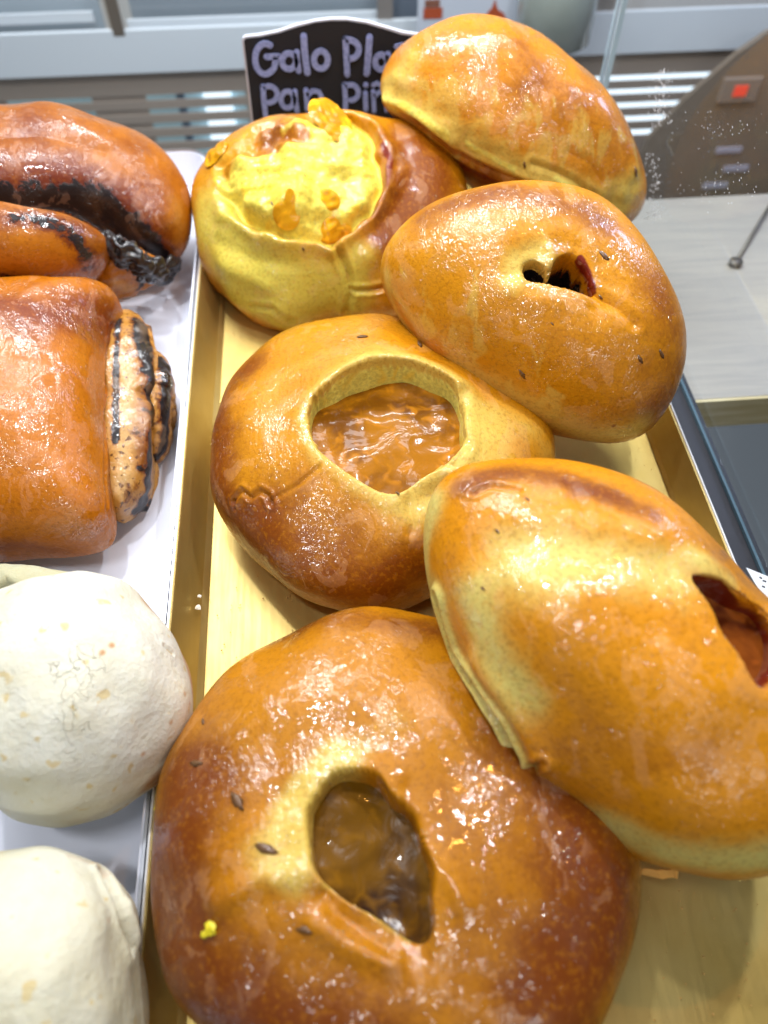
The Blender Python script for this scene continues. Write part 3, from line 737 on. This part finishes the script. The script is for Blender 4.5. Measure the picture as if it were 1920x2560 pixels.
def lumpmesh(d, pts, rad, h, mat, parent, base, seed=0, name='jam_lump'):
    """a pad of jam following the surface, swollen in the middle"""
    j0 = d.pick(*np.mean(pts, 0), True); c = d.V[j0]; n = d.nv(d.V)[j0]
    W = np.array([d.V[d.pick(*p, True)] for p in pts]); t = np.cross(n, [0, 0, 1.0]) if abs(n[2]) < .95 else np.array([1.0, 0, 0]); t -= n*(t@n); t /= np.linalg.norm(t); bb = np.cross(n, t)
    L = W-c; a = np.arctan2(L@bb, L@t); r = np.hypot(L@t, L@bb); o = np.argsort(a); K = 48; th_ = np.arange(K)*2*math.pi/K
    R = np.interp(th_, a[o], r[o], period=2*math.pi); 
    for _ in range(6): R = (R*2+np.roll(R, 1)+np.roll(R, -1))/4
    R = np.maximum(R*1.15, .35*R.max()); V = []; m = 14
    for i in range(m):
        q = (i+.3)/m; hh = h*math.sqrt(max(0, 1-q**3))-h*.35
        for k in range(K): V.append(c+R[k]*q*(t*math.cos(th_[k])+bb*math.sin(th_[k]))+n*hh)
    V = np.array(V); V += n*(spec_noise(V, 160, seed)*h*.14)[:, None]; V = np.vstack([V, V[:K].mean(0)])
    F = [(i*K+k, (i+1)*K+k, (i+1)*K+(k+1) % K, i*K+(k+1) % K) for i in range(m-1) for k in range(K)]+[(k, (k+1) % K, m*K) for k in range(K)]
    return mesh_obj(name, V, F, mat, parent, base)
for i, pts in enumerate(([(755,110),(850,95),(930,120),(970,200),(950,260),(880,230),(790,170)], [(800,580),(880,560),(925,610),(900,680),(830,650)], [(810,860),(830,780),(880,725),(950,740),(1000,790),(930,850)], [(150,420),(150,330),(200,275),(255,290),(190,370)], [(590,520),(625,530),(635,640),(620,790),(590,780),(600,640)])):
    lumpmesh(d, [x_(*p) for p in pts], 1, .0030 if i < 4 else .0010, jam1, th, b, i)
d.seed(*x_(510,635), seedm, th, b, .0008); d.seed(*x_(715,465), seedm, th, b, .0005); d.seed(*x_(715,905), seedm, th, b, .0008)

# --- middle bun with open jam pool
d = Dough([(445,960),(448,900),(465,850),(490,805),(530,765),(590,725),(650,700),(720,687),(790,684),(840,690),(880,705),(950,740),(1040,790),(1130,850),(1180,900),(1200,950),(1198,990),(1180,1060),(1150,1130),(1090,1200),(1000,1260),(910,1305),(850,1325),(780,1332),(700,1330),(650,1308),(600,1285),(560,1240),(520,1185),(480,1120),(455,1050),(445,1000)],
          (820,1005), .030, (0,-.05,1), .034, .029, 2.3, 3, seed=31, lump=.0009)
th, b = thing('glazed_bun', d, 'round bun in the middle with a wide open pool of amber jam', 'bun', G6)
hp = [(665,900),(680,860),(715,825),(765,795),(820,780),(880,786),(940,808),(985,838),(1003,870),(1008,940),(990,975),(950,1003),(915,1025),(885,1055),(858,1067),(825,1062),(790,1045),(740,1010),(700,980),(672,945)]
d.paint('pale', [(560,900),(600,820),(700,770),(850,760)], 50, .35).paint('pale', hp+[hp[0]], 34, .75).paint('pale', [(900,1090),(1000,1030),(1060,960),(1060,900)], 70, .7).paint('pale', [(1150,930),(1180,970)], 50, .4)
d.paint('dark', [(540,790),(480,860),(470,950),(470,1050),(520,1150)], 60, .9).paint('dark', [(560,1180),(700,1250),(850,1230),(900,1200)], 80, .85).paint('dark', [(600,1080),(750,1130)], 60, .45)
d.paint('pale', [(540,1230),(600,1280),(680,1322)], 14, .9).paint('bare', [(540,1230),(600,1280),(680,1322)], 14, .9).paint('pale', [(450,1000),(448,920)], 5, .6)
d.push([(1000,850),(1000,870)], 14, -.003).push([(700,860),(800,785),(900,790),(990,840)], 30, .0030)
d.fold([(505,1085),(520,1060),(545,1075),(560,1062),(580,1070),(585,1090)], 6, .0018).fold([(580,1085),(640,1050),(690,1010)], 6, .0009).fold([(505,1085),(508,1100)], 5, .0012)
d.push([(545,1090)], 16, .001).fold([(880,1085),(895,1130),(890,1150)], 10, .0010).push([(960,1060),(900,1080)], 26, -.0020)
d.fold([(940,1000),(985,1010),(1000,980),(1010,960)], 10, .0012)
d.hole(hp, .010, .0006, .0030, .0008, .004)
d.build('crust', M('crust_middle', off=(9, 4, 1)), th, b)
d.fill('jam_filling', d.last, .0225, jam2, th, b, .0009, 5)
d.seed(907, 740, seedm, th, b, .0016, .2); d.seed(780, 727, seedm, th, b, .0014, 1.5); d.seed(860, 858+205, seedm, th, b, .0009)

# --- right bun with small two-lobed hole
d = Dough([(822,610),(825,570),(840,520),(870,480),(920,445),(980,415),(1050,400),(1120,398),(1190,408),(1260,425),(1320,455),(1370,495),(1410,545),(1450,610),(1470,670),(1480,720),(1475,780),(1455,850),(1430,900),(1400,935),(1350,955),(1290,957),(1230,950),(1170,930),(1100,895),(1030,855),(980,820),(920,780),(880,735),(850,690),(830,650)],
          (1150,670), .064, (-.02,-.45,.89), .042, .034, 2.1, 2.3, seed=41, lump=.0008, fit=5)
th, b = thing('glazed_bun', d, 'large oval bun at right with a small dark two-lobed hole', 'bun', G6)
hp = [(1130,590),(1138,566),(1160,556),(1178,572),(1192,600),(1198,562),(1225,540),(1250,545),(1275,575),(1290,620),(1287,634),(1250,628),(1210,615),(1180,606),(1145,606)]
d.paint('pale', [(1105,600),(1120,560),(1170,540),(1190,580)], 34, .85).paint('pale', [(1000,800),(1100,860),(1200,910),(1290,945),(1370,930)], 48, .8)
d.paint('pale', [(835,600),(860,680),(930,770)], 26, .8).paint('peel', [(880,650),(950,740),(1040,780),(1120,840),(1000,690)], 75, 1.0).paint('bare', [(835,560),(840,640),(900,750)], 16, .7)
d.paint('dark', [(920,460),(1050,420),(1180,430),(1300,480)], 50, .6).paint('dark', [(1420,620),(1460,740),(1430,860)], 70, .7).paint('dark', [(1200,700),(1300,760)], 70, .3).paint('burn', [(1325,920)], 9, .7).paint('burn', [(1285,925)], 9, .6).paint('dark', [(1100,935-205+110)], 20, .3)
d.push(hp+[hp[0]], 38, -.0035).push([(1110,620),(1150,640),(1250,650)], 26, .0022).push([(1190,575),(1192,540)], 13, .0020)
d.fold([(1290,632),(1340,665),(1370,700)], 12, .0014)
d.hole(hp, -.004, .0006, .0020, .0006, .003, crumb=False, burn=.0)
Q4 = d.last
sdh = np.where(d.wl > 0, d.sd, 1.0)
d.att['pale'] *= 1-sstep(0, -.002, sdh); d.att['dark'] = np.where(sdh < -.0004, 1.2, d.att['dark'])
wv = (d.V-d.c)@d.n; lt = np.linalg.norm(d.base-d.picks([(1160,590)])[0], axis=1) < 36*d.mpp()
d.att['choc_and_shade'] = np.where(lt, sstep(.0, -.00012, sdh)*2, sstep(.024, .014, wv)*sstep(-.0001, -.0006, sdh)*2)  # no chocolate here: shade inside the hole painted black into the crust
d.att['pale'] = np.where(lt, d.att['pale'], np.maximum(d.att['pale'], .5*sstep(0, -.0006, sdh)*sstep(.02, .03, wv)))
d.paint('burn', [(1262,546),(1282,580),(1292,625)], 7, .9)
d.build('crust', M('crust_right', off=(2, 8, 4), wr=1.25), th, b)
d.fill('jam_filling', Q4, .002, jam3, th, b, .001, 8, 1.0)
for x, y, s_ in ((1303,550,.0015),(1130,810,.0014),(1385,775,.0012),(1432,765,.0013),(1300,640,.0007),(1195,700,.0005)): d.seed(x, y, seedm, th, b, s_, .8, sink=.0)

# --- big front bun
d = Dough([(335,1950),(330,1880),(335,1800),(350,1720),(375,1640),(410,1570),(460,1500),(520,1440),(580,1395),(650,1350),(720,1322),(800,1310),(880,1308),(960,1320),(1060,1370),(1160,1450),(1260,1560),(1340,1700),(1378,1830),(1382,1900),(1380,1950),(1370,2010),(1340,2090),(1315,2160),(1290,2215),(1220,2300),(1100,2370),(950,2400),(800,2400),(650,2370),(530,2310),(440,2240),(380,2160),(345,2060)],
          (860,1850), .033, (0,.0,1), .036, .031, 2.35, 3, seed=51, lump=.0012, M=255, K=610)
th, b = thing('glazed_bun', d, 'largest darkest bun at the front with a tall pear shaped jam hole', 'bun', G6)
hp = [(745,1664),(790,1664),(825,1680),(850,1715),(885,1750),(905,1800),(925,1850),(932,1900),(938,1960),(937,2010),(915,2040),(880,2032),(830,1998),(780,1960),(720,1925),(690,1900),(672,1850),(668,1800),(672,1750),(690,1700),(715,1675)]
d.paint('dark', [(400,1700),(370,1900),(400,2100),(550,2230),(800,2280)], 110, 1.0).paint('dark', [(1150,1600),(1280,1800),(1300,2000),(1200,2180)], 120, 1.15).paint('dark', [(600,1380),(800,1340),(930,1360)], 60, .8)
d.paint('pale', [(720,1640),(660,1700),(635,1800),(640,1880)], 42, .95).paint('pale', [(560,1850),(620,1780)], 50, .5).paint('pale', [(760,1640),(850,1560)], 45, .35).paint('pale', [(700,1915),(790,1975),(880,2040)], 10, .7)
d.paint('dark', [(960,1750),(1000,1900),(980,2050)], 60, .35)
d.push([(700,1940),(760,1985),(840,2030),(900,2050)], 24, -.0035).push([(880,1700),(930,1780),(955,1900),(960,2000)], 16, -.0012).push([(690,1990),(760,2040),(850,2075)], 22, .0018)
d.fold([(700,1930),(720,1975),(780,2020),(840,2060)], 10, .0011).push([(940,1850),(1000,1950)], 20, .0012).push([(470,1950),(560,1900),(640,1890)], 24, .0018).push([(480,1800),(600,1720)], 30, -.0012)
d.push([(600,1620),(720,1560),(850,1590)], 45, -.0016)
d.hole(hp, .000, .0006, .0016, .0006, .003, crumb=False)
sdh = np.where(d.wl > 0, d.sd, 1.0)
d.att['pale'] *= 1-.9*sstep(0, -.001, sdh); d.att['dark'] = np.maximum(d.att['dark'], sstep(-.0003, -.0014, sdh)*1.2)
d.build('crust', M('crust_front', off=(4, 3, 9), gold=lin('b47406'), brown=lin('6e3402')), th, b)
d.fill('jam_filling', d.last, .0255, jam3, th, b, .0008, 15)
for x, y, s_, a_ in ((510,1728,.0019,.6),(577,1830,.0019,1.2),(655,2008,.0014,1.3),(422,1645,.0015,1.4),(437,1555,.0009,.3)): d.seed(x, y, seedm, th, b, s_, a_, sink=.1)
dF = d

# --- big right bun with folded slit
d = Dough([(908,1260),(905,1200),(915,1140),(940,1080),(980,1035),(1040,1003),(1110,990),(1180,987),(1250,992),(1330,1010),(1400,1045),(1470,1095),(1540,1150),(1600,1210),(1660,1280),(1740,1370),(1800,1480),(1820,1600),(1800,1720),(1760,1830),(1700,1885),(1640,1900),(1560,1900),(1480,1895),(1400,1880),(1340,1850),(1270,1800),(1200,1750),(1140,1708),(1090,1670),(1068,1620),(1035,1560),(998,1500),(965,1430),(938,1360),(918,1310)],
          (1345,1450), .064, (.02,-.28,.96), .044, .035, 2.1, 2.4, fit=5, seed=61, lump=.0008, M=255, K=610)
th, b = thing('glazed_bun', d, 'big bun at the right edge with a folded slit showing red brown jam', 'bun', G6)
slit = [(1484,1240),(1540,1243),(1600,1280),(1659,1325),(1700,1390),(1700,1470),(1660,1492),(1632,1482),(1605,1440),(1572,1400),(1545,1350),(1520,1290)]
d.paint('pale', [(925,1110),(912,1200),(925,1320),(975,1440),(1040,1560),(1085,1655)], 62, 1.25).paint('pale', [(1020,1300),(1060,1400),(1130,1500)], 60, .75).paint('pale', [(1100,1180),(1250,1190),(1380,1225),(1450,1240)], 75, .62).paint('pale', [(1150,1260),(1200,1270)], 60, .4)
d.paint('pale', [(1200,1740),(1350,1800),(1550,1860),(1700,1850)], 60, .8).paint('pale', [(1500,1200),(1580,1260)], 30, .5)
d.paint('bare', [(915,1150),(920,1300),(1000,1480),(1100,1660)], 30, 1).paint('bare', [(1180,1730),(1350,1830),(1600,1880)], 40, .8)
d.paint('dark', [(1000,1050),(1100,1020),(1220,1040),(1400,1110)], 40, .75).paint('dark', [(1180,1650),(1300,1600),(1500,1600)], 60, .4).paint('dark', [(1330,1260),(1450,1330),(1500,1430)], 40, .3).paint('burn', [(1028,1063)], 10, .5)
# the fat fold running down to the slit, and the pale split along the left side
d.push([(1050,1180),(1150,1185),(1300,1200),(1420,1230),(1480,1240)], 48, -.0018).push([(1180,1300),(1350,1285),(1450,1320),(1500,1400),(1540,1470)], 95, .0026)
d.push([(1130,1120),(1250,1120),(1400,1160)], 30, .0012)
lf = [(948,1290),(964,1350),(984,1411),(1032,1483),(1080,1555),(1113,1622),(1137,1675)]
d.paint('pale', lf, 36, 1.3); d.att['dark'] -= .5*d.att['pale']
d.fold(lf, 12, .0065).push([(1030,1430),(1085,1500),(1140,1580),(1170,1640)], 26, .0022).push([(968,1420),(1010,1490),(1052,1565),(1085,1630)], 11, .0022).push([(1130,1660)], 16, -.004).paint('crumb', [(928,1300),(945,1350),(965,1400)], 9, .75).push([(940,1320),(948,1345)], 11, -.0035)
d.fold([(1135,1675),(1160,1650),(1175,1640)], 9, .0022)
d.fold([(1020,1065),(1060,1050),(1120,1060)], 8, .0014).fold([(1230,1040),(1260,1100),(1270,1130)], 14, .0010)
d.hole(slit, .010, .0006, .0024, .0008, .004, crumb=False)
sdh = np.where(d.wl > 0, d.sd, 1.0)
d.att['burn'] = np.maximum(d.att['burn'], .8*np.exp(-((sdh+.0012)/.0012)**2))
d.paint('burn', [(1500,1245),(1560,1262),(1610,1310),(1659,1370)], 12, .8)
d.build('crust', M('crust_far_right', off=(6, 6, 2), gold=lin('cb8408'), pale=lin('d2c46e'), wr=.9), th, b)
d.fill('jam_filling', d.last, .022, jam_mat('red_jam', lin('8a4a14'), lin('4a1606'), (1, 5, 0)), th, b, .0012, 18)
for x, y in ((1140,1292-215),(1043,1272),(1075,1105+40)): d.seed(x, y, seedm, th, b, .0006)
# scrap of baking paper peeping out under it
sc_ = empty('paper_scrap', atz(1420*S, 1895*S, .03)); tag(sc_, 'torn scrap of amber baking paper sticking out under the big right bun', 'paper')
V = []; F = []; r = random.Random(3)
for i in range(9):
    x = 1370+i*12; p0 = atz(x*S, (1880+r.uniform(-2, 2))*S, .036); p1 = atz((x+r.uniform(-3, 3))*S, (1893+r.uniform(-5, 8))*S, .031)
    V += [p0, p1]
for i in range(8): F.append((2*i, 2*i+1, 2*i+3, 2*i+2))
o = mesh_obj('sheet', V, F, simple('amber_paper', lin('e0a050'), .35, 0, .5), sc_, sc_.location, smooth=False); m = o.modifiers.new('s', 'SOLIDIFY'); m.thickness = .0003

# ================================================================= rolls on the white tray
GR = 'chocolate rolls on the paper lined tray'
CH = dict(gold=lin('aa640a'), brown=lin('662400'), pale=lin('d9a552'), crumb=lin('d8b070'))
chocm = simple('chocolate', (.012, .009, .011), .30, 0, .6, var=.3, scale=80, bumpd=.0012)
d = Dough([(-400,430),(-340,320),(-220,250),(-100,222),(0,217),(70,218),(130,225),(200,238),(270,265),(330,303),(375,350),(405,405),(420,460),(421,510),(400,548),(365,580),(330,605),(290,615),(200,620),(50,640),(-200,640),(-340,560)],
          (60,420), .045, (.1,-.1,1), .046, .036, 2.2, 2.8, seed=71, lump=.0010, M=215, K=520)
th, b = thing('chocolate_roll', d, 'glazed brown knotted roll oozing dark chocolate at the upper left', 'roll', GR)
d.paint('dark', [(0,260),(150,270),(280,320),(340,400)], 70, .45).paint('dark', [(0,360),(150,380),(260,450),(320,520)], 60, .9).paint('pale', [(380,440),(390,520)], 34, .3)
d.paint('choc_and_shade', [(-100,425),(60,420),(140,425),(200,450),(260,500),(310,545),(340,575)], 30, .95).paint('choc_and_shade', [(190,410),(260,460),(320,520),(345,560)], 34, .42)
d.push([(-100,440),(60,440),(160,460),(230,510),(290,575)], 45, -.012)
d.fold([(-100,300),(80,290),(240,330),(330,420)], 30, .0012)
d.build('crust', M('crust_roll', off=(3, 3, 3), **CH, wr=1.2), th, b)
d2 = Dough([(-260,570),(-160,480),(-60,450),(0,445),(80,447),(140,455),(190,480),(235,520),(242,550),(218,600),(190,630),(130,662),(70,678),(0,684),(-100,684),(-220,650)],
          (0,565), .058, (.1,-.35,.93), .034, .034, 2.2, 2.3, seed=73, lump=.0009, harm=18, M=160, K=380)
d2.paint('dark', [(20,470),(140,480),(200,530)], 40, .6).paint('choc_and_shade', [(30,470),(90,475),(150,500),(185,545),(195,570)], 22, .58).paint('choc_and_shade', [(0,600),(60,620)], 18, .55).paint('choc_and_shade', [(190,610)], 7, .8).paint('dark', [(60,670),(170,640)], 22, .7)
d2.push([(20,610)], 25, -.002)
d2.build('inner_coil', M('crust_coil', off=(8, 3, 3), **CH), th, b)
d3 = Dough([(205,560),(240,520),(300,530),(345,560),(366,590),(352,612),(325,622),(300,640),(260,645),(225,630)], (290,585), .034, (.1,-.3,.95), .018, .02, 2.3, 2.3, seed=75, lump=.0016, M=110, K=260)
d3.paint('choc_and_shade', [(250,545),(290,560),(330,600)], 24, .62).paint('pale', [(250,610),(290,625)], 16, .5).paint('choc_and_shade', [(300,625),(315,600)], 9, .8)
d3.rough(120, .0003, None)
d3.build('torn_crumb', M('crust_torn', off=(2, 6, 3), **CH, gloss=.6), th, b)
for pts, h, z, nm in (([(205,500),(250,515),(300,545),(338,570),(330,590),(285,580),(240,560),(215,530)], .010, .05, 'chocolate_filling'), ([(275,560),(330,555),(362,580),(350,600),(318,605),(285,590)], .009, .038, 'chocolate_filling'), ([(335,590),(375,560),(395,560),(370,590),(345,615)], .006, .024, 'chocolate_filling')):
    cc = np.mean(pts, 0); e = Dough(pts, cc, z, (.1,-.4,.9), h, h, 2, 2, 60, 120, .0008, 77, harm=20); e.rough(150, .0007); e.build(nm, chocm, th, b)

d = Dough([(-420,760),(-380,660),(-250,610),(-100,600),(60,598),(180,605),(255,615),(272,640),(268,690),(258,760),(250,830),(247,900),(246,980),(250,1060),(256,1140),(250,1172),(225,1190),(170,1203),(90,1209),(0,1213),(-150,1220),(-330,1190),(-400,1080),(-425,920)],
          (-60,900), .036, (.0,-.12,1), .044, .035, 2.6, 3, seed=81, lump=.0006, harm=44, M=225, K=540)
th, b = thing('chocolate_roll', d, 'shiny orange brown rolled loaf with chocolate striped layers at its right end', 'roll', GR)
d.paint('dark', [(-100,660),(60,680),(230,700)], 70, .9).paint('dark', [(245,750),(240,900),(240,1100)], 14, .7).paint('dark', [(0,1180),(150,1190)], 30, .5).paint('pale', [(120,1000),(180,1100)], 70, .15)
d.fold([(243,700),(230,800),(226,900),(226,1000),(230,1100),(238,1170)], 6, .0012)
d.build('crust', M('crust_loaf', off=(3, 7, 5), gold=lin('cf7c16'), brown=lin('93400a'), pale=PALE, crumb=CRUMB) if 0 else bread('crust_loaf', lin('b46806'), lin('722c00'), PALE, CRUMB, (3, 7, 5), wr=1.5), th, b)
LY = dict(gold=lin('b07c34'), brown=lin('7a4414'), pale=lin('bf9a62'), crumb=lin('d8b070'), gloss=1.0, speck=.85)
d = Dough([(215,700),(250,672),(280,668),(303,682),(325,720),(338,780),(344,850),(345,930),(341,1010),(335,1060),(315,1100),(285,1122),(255,1132),(225,1100)], (285,900), .021, (.15,-.1,1), .020, .026, 3.6, 2.5, seed=83, lump=.0004, harm=30, M=160, K=380)
for y, x in ((705,300),(745,305),(800,310),(838,318),(885,312),(935,288),(985,322),(1010,300),(1040,318),(1080,305),(1105,290)): d.paint('choc_and_shade', [(x, y), (325, y+6)], 8, .66)
d.paint('choc_and_shade', [(306,712),(320,780),(325,860),(325,960),(320,1040),(303,1095)], 13, .9).paint('choc_and_shade', [(300,690),(316,740)], 14, .5).push([(320,705),(334,780),(339,860),(339,950),(334,1040),(316,1105)], 5, .0018).paint('pale', [(265,760),(268,900),(268,1060)], 20, .9).paint('choc_and_shade', [(256,690),(252,800),(250,950),(254,1130)], 7, 1.0).paint('choc_and_shade', [(280,1060),(300,1110)], 18, .35).paint('choc_and_shade', [(290,700),(300,760)], 22, .38).paint('dark', [(310,800),(315,1000)], 20, .7)
d.rough(110, .0002)
d.build('rolled_layer', M('crust_layer', off=(1, 7, 5), **LY), th, b)
d = Dough([(318,770),(342,755),(358,775),(370,810),(376,850),(371,910),(362,960),(350,992),(325,1005),(312,880)], (343,880), .017, (.2,-.1,1), .018, .02, 2.3, 2.5, seed=85, lump=.0006, harm=24, M=130, K=300)
d.paint('choc_and_shade', [(350,780),(360,870),(352,970)], 18, 1.1).paint('choc_and_shade', [(335,990)], 12, .9).rough(130, .0003)
d.build('rolled_layer', M('crust_layer_outer', off=(1, 2, 5), **LY), th, b)

# pale cheese breads
GW = 'pale floury rolls on the paper lined tray'
d = Dough([(-120,1240),(-40,1222),(20,1216),(90,1217),(150,1226),(215,1250),(240,1290),(200,1340),(80,1380),(-60,1380),(-130,1320)], (60,1300), .022, (0,0,1), .022, .022, 2.1, 2.5, seed=95, lump=.0012, M=110, K=280)
th, b = thing('pale_roll', d, 'dull greenish pale roll mostly hidden behind the round white roll', 'roll', GW)
d.rough(60, .0006); d.build('crust', flour_mat('floury_grey', lin('b9b89c'), (4, 4, 4), lin('a8a878')), th, b)
d = Dough([(-90,1330),(-45,1290),(0,1273),(60,1255),(130,1243),(210,1243),(270,1255),(330,1290),(380,1345),(410,1410),(425,1480),(425,1540),(410,1600),(380,1650),(330,1700),(270,1745),(200,1775),(130,1782),(60,1774),(0,1755),(-60,1715),(-105,1630),(-120,1530),(-115,1420)], (155,1510), .044, (.04,-.05,1), .040, .034, 2.15, 2.6, seed=91, lump=.0008, M=170, K=420)
th, b = thing('pale_roll', d, 'round white floury roll with fine cracks overlapping the tray edge', 'roll', GW)
d.paint('dark', [(330,1300),(400,1400),(418,1500),(405,1600),(330,1690)], 34, 1.0).paint('dark', [(-60,1700),(80,1770),(200,1770)], 26, .3).paint('crack', [(60,1500),(120,1600),(140,1450)], 110, .35)
for x, y in ((395,1500),(408,1520),(310,1628),(407,1580),(390,1600),(370,1560),(240,1395),(220,1410)): d.paint('dark', [(x, y)], 7, 1.0)
d.fold([(355,1395),(372,1412)], 5, .0009); d.rough(45, .0004)
d.build('crust', flour_mat('floury_white', lin('d6d6ca'), (0, 0, 0)), th, b)
d = Dough([(-150,1920),(-80,1865),(0,1843),(60,1840),(130,1850),(190,1870),(240,1900),(280,1945),(300,2000),(310,2040),(325,2100),(332,2160),(334,2230),(320,2300),(260,2370),(120,2420),(-60,2420),(-150,2330),(-190,2150)], (80,2120), .038, (0,0,1), .038, .034, 2.2, 2.6, seed=93, lump=.0010, M=170, K=420)
th, b = thing('pale_roll', d, 'creamy white roll with a crease down its right side in the lower left corner', 'roll', GW)
d.fold([(225,1885),(245,1930),(262,1990),(285,2050)], 12, .0035).push([(270,1960),(290,2030)], 14, .0012).paint('dark', [(150,1850),(230,1885)], 14, .6).paint('dark', [(232,1990)], 8, .6).paint('dark', [(80,2150),(200,2200)], 60, .18)
d.rough(45, .0005)
d.build('crust', flour_mat('floury_cream', lin('d2d0bc'), (2, 0, 5)), th, b)

# ================================================================= crumbs, card
def crumb(P, size, mat, label, sd_):
    r = np.random.RandomState(sd_); V = []; F = []; a = 7
    for i in range(1, 4):
        for q in range(a):
            ph = math.pi*i/4; th_ = 2*math.pi*q/a; s_ = size*r.uniform(.65, 1.25)
            V.append(np.array(P)+s_*np.array([math.sin(ph)*math.cos(th_), math.sin(ph)*math.sin(th_), .7*math.cos(ph)]))
    V += [np.array(P)+[0, 0, size*.7], np.array(P)-[0, 0, size*.7]]; k = len(V)
    for i in range(2):
        for q in range(a): F.append((i*a+q, (i+1)*a+q, (i+1)*a+(q+1) % a, i*a+(q+1) % a))
    for q in range(a): F.append((q, (q+1) % a, k-2)); F.append((2*a+(q+1) % a, 2*a+q, k-1))
    o = mesh_obj('crumb', np.array(V)-P, F, mat, smooth=False, loc=tuple(P)); tag(o, label, 'crumb', 'crumbs scattered on the trays and buns')
crumb(atz(428*S, 1312*S, .010), .0014, sugar, 'white sugar crumb on the left gold wall, nearer of two', 1)
crumb(atz(431*S, 1288*S, .010), .0010, sugar, 'smaller white sugar crumb on the left gold wall, farther of two', 2)
crumb(atz(340*S, 1745*S, .030), .0014, yellow, 'bright yellow crumb on the tray edge left of the front bun', 3)
j = dF.pick(455, 2003, True); crumb(dF.V[j]+[0, 0, .0008], .0019, yellow, 'larger yellow crumb stuck on the lower left of the front bun', 4)
j = dF.pick(441, 2015, True); crumb(dF.V[j]+[0, 0, .0006], .0013, yellow, 'smaller yellow crumb beside the larger one on the front bun', 5)
V = []; F = []; rn = random.Random(12)
for _ in range(150):
    x, y = rn.choice([(rn.uniform(445, 640), rn.uniform(1180, 1560)), (rn.uniform(455, 520), rn.uniform(700, 900)), (rn.uniform(1390, 1640), rn.uniform(1920, 2210)), (rn.uniform(1220, 1420), rn.uniform(960, 1050))])
    p = atz(x*S, y*S, .0012); r_ = rn.uniform(.00012, .00042); k = len(V)
    for q in range(5): V.append(p+r_*np.array([math.cos(q*1.256)*rn.uniform(.6, 1.5), math.sin(q*1.256)*rn.uniform(.6, 1.5), 0]))
    V.append(p+[0, 0, r_])
    for q in range(5): F.append((k+q, k+(q+1) % 5, k+5))
cs = mesh_obj('crumb_dust', V, F, simple('crumb_tan', lin('c9a45e'), .7), smooth=False); tag(cs, 'fine pale crumb dust strewn over the gold tray floor', 'crumbs', kind='stuff')
pc = atz(1652*S, 1262*S, -.005); tg = empty('price_tag', pc); tag(tg, 'white tag with tiny black print at the foot of the right glass', 'tag')
Q_ = [atz(x*S, y*S, -.006) for x, y in ((1612, 1226), (1700, 1262), (1740, 1340), (1665, 1320))]
prism('card_sheet', Q_, (0, 0, 1), .0006, simple('tag_white', lin('e6ebf2'), .4), tg, pc)
ink = simple('black_ink', (.02, .02, .03), .6)
for x, y, ww in ((1644, 1247, 6), (1652, 1254, 8), (1650, 1266, 7), (1664, 1262, 8)):
    prism('print_mark', [atz(a_*S, b_*S, -.0058) for a_, b_ in ((x-ww/2, y-2), (x+ww/2, y+1), (x+ww/2-1, y+4), (x-ww/2-1, y+1))], (0, 0, 1), .00015, ink, tg, pc)
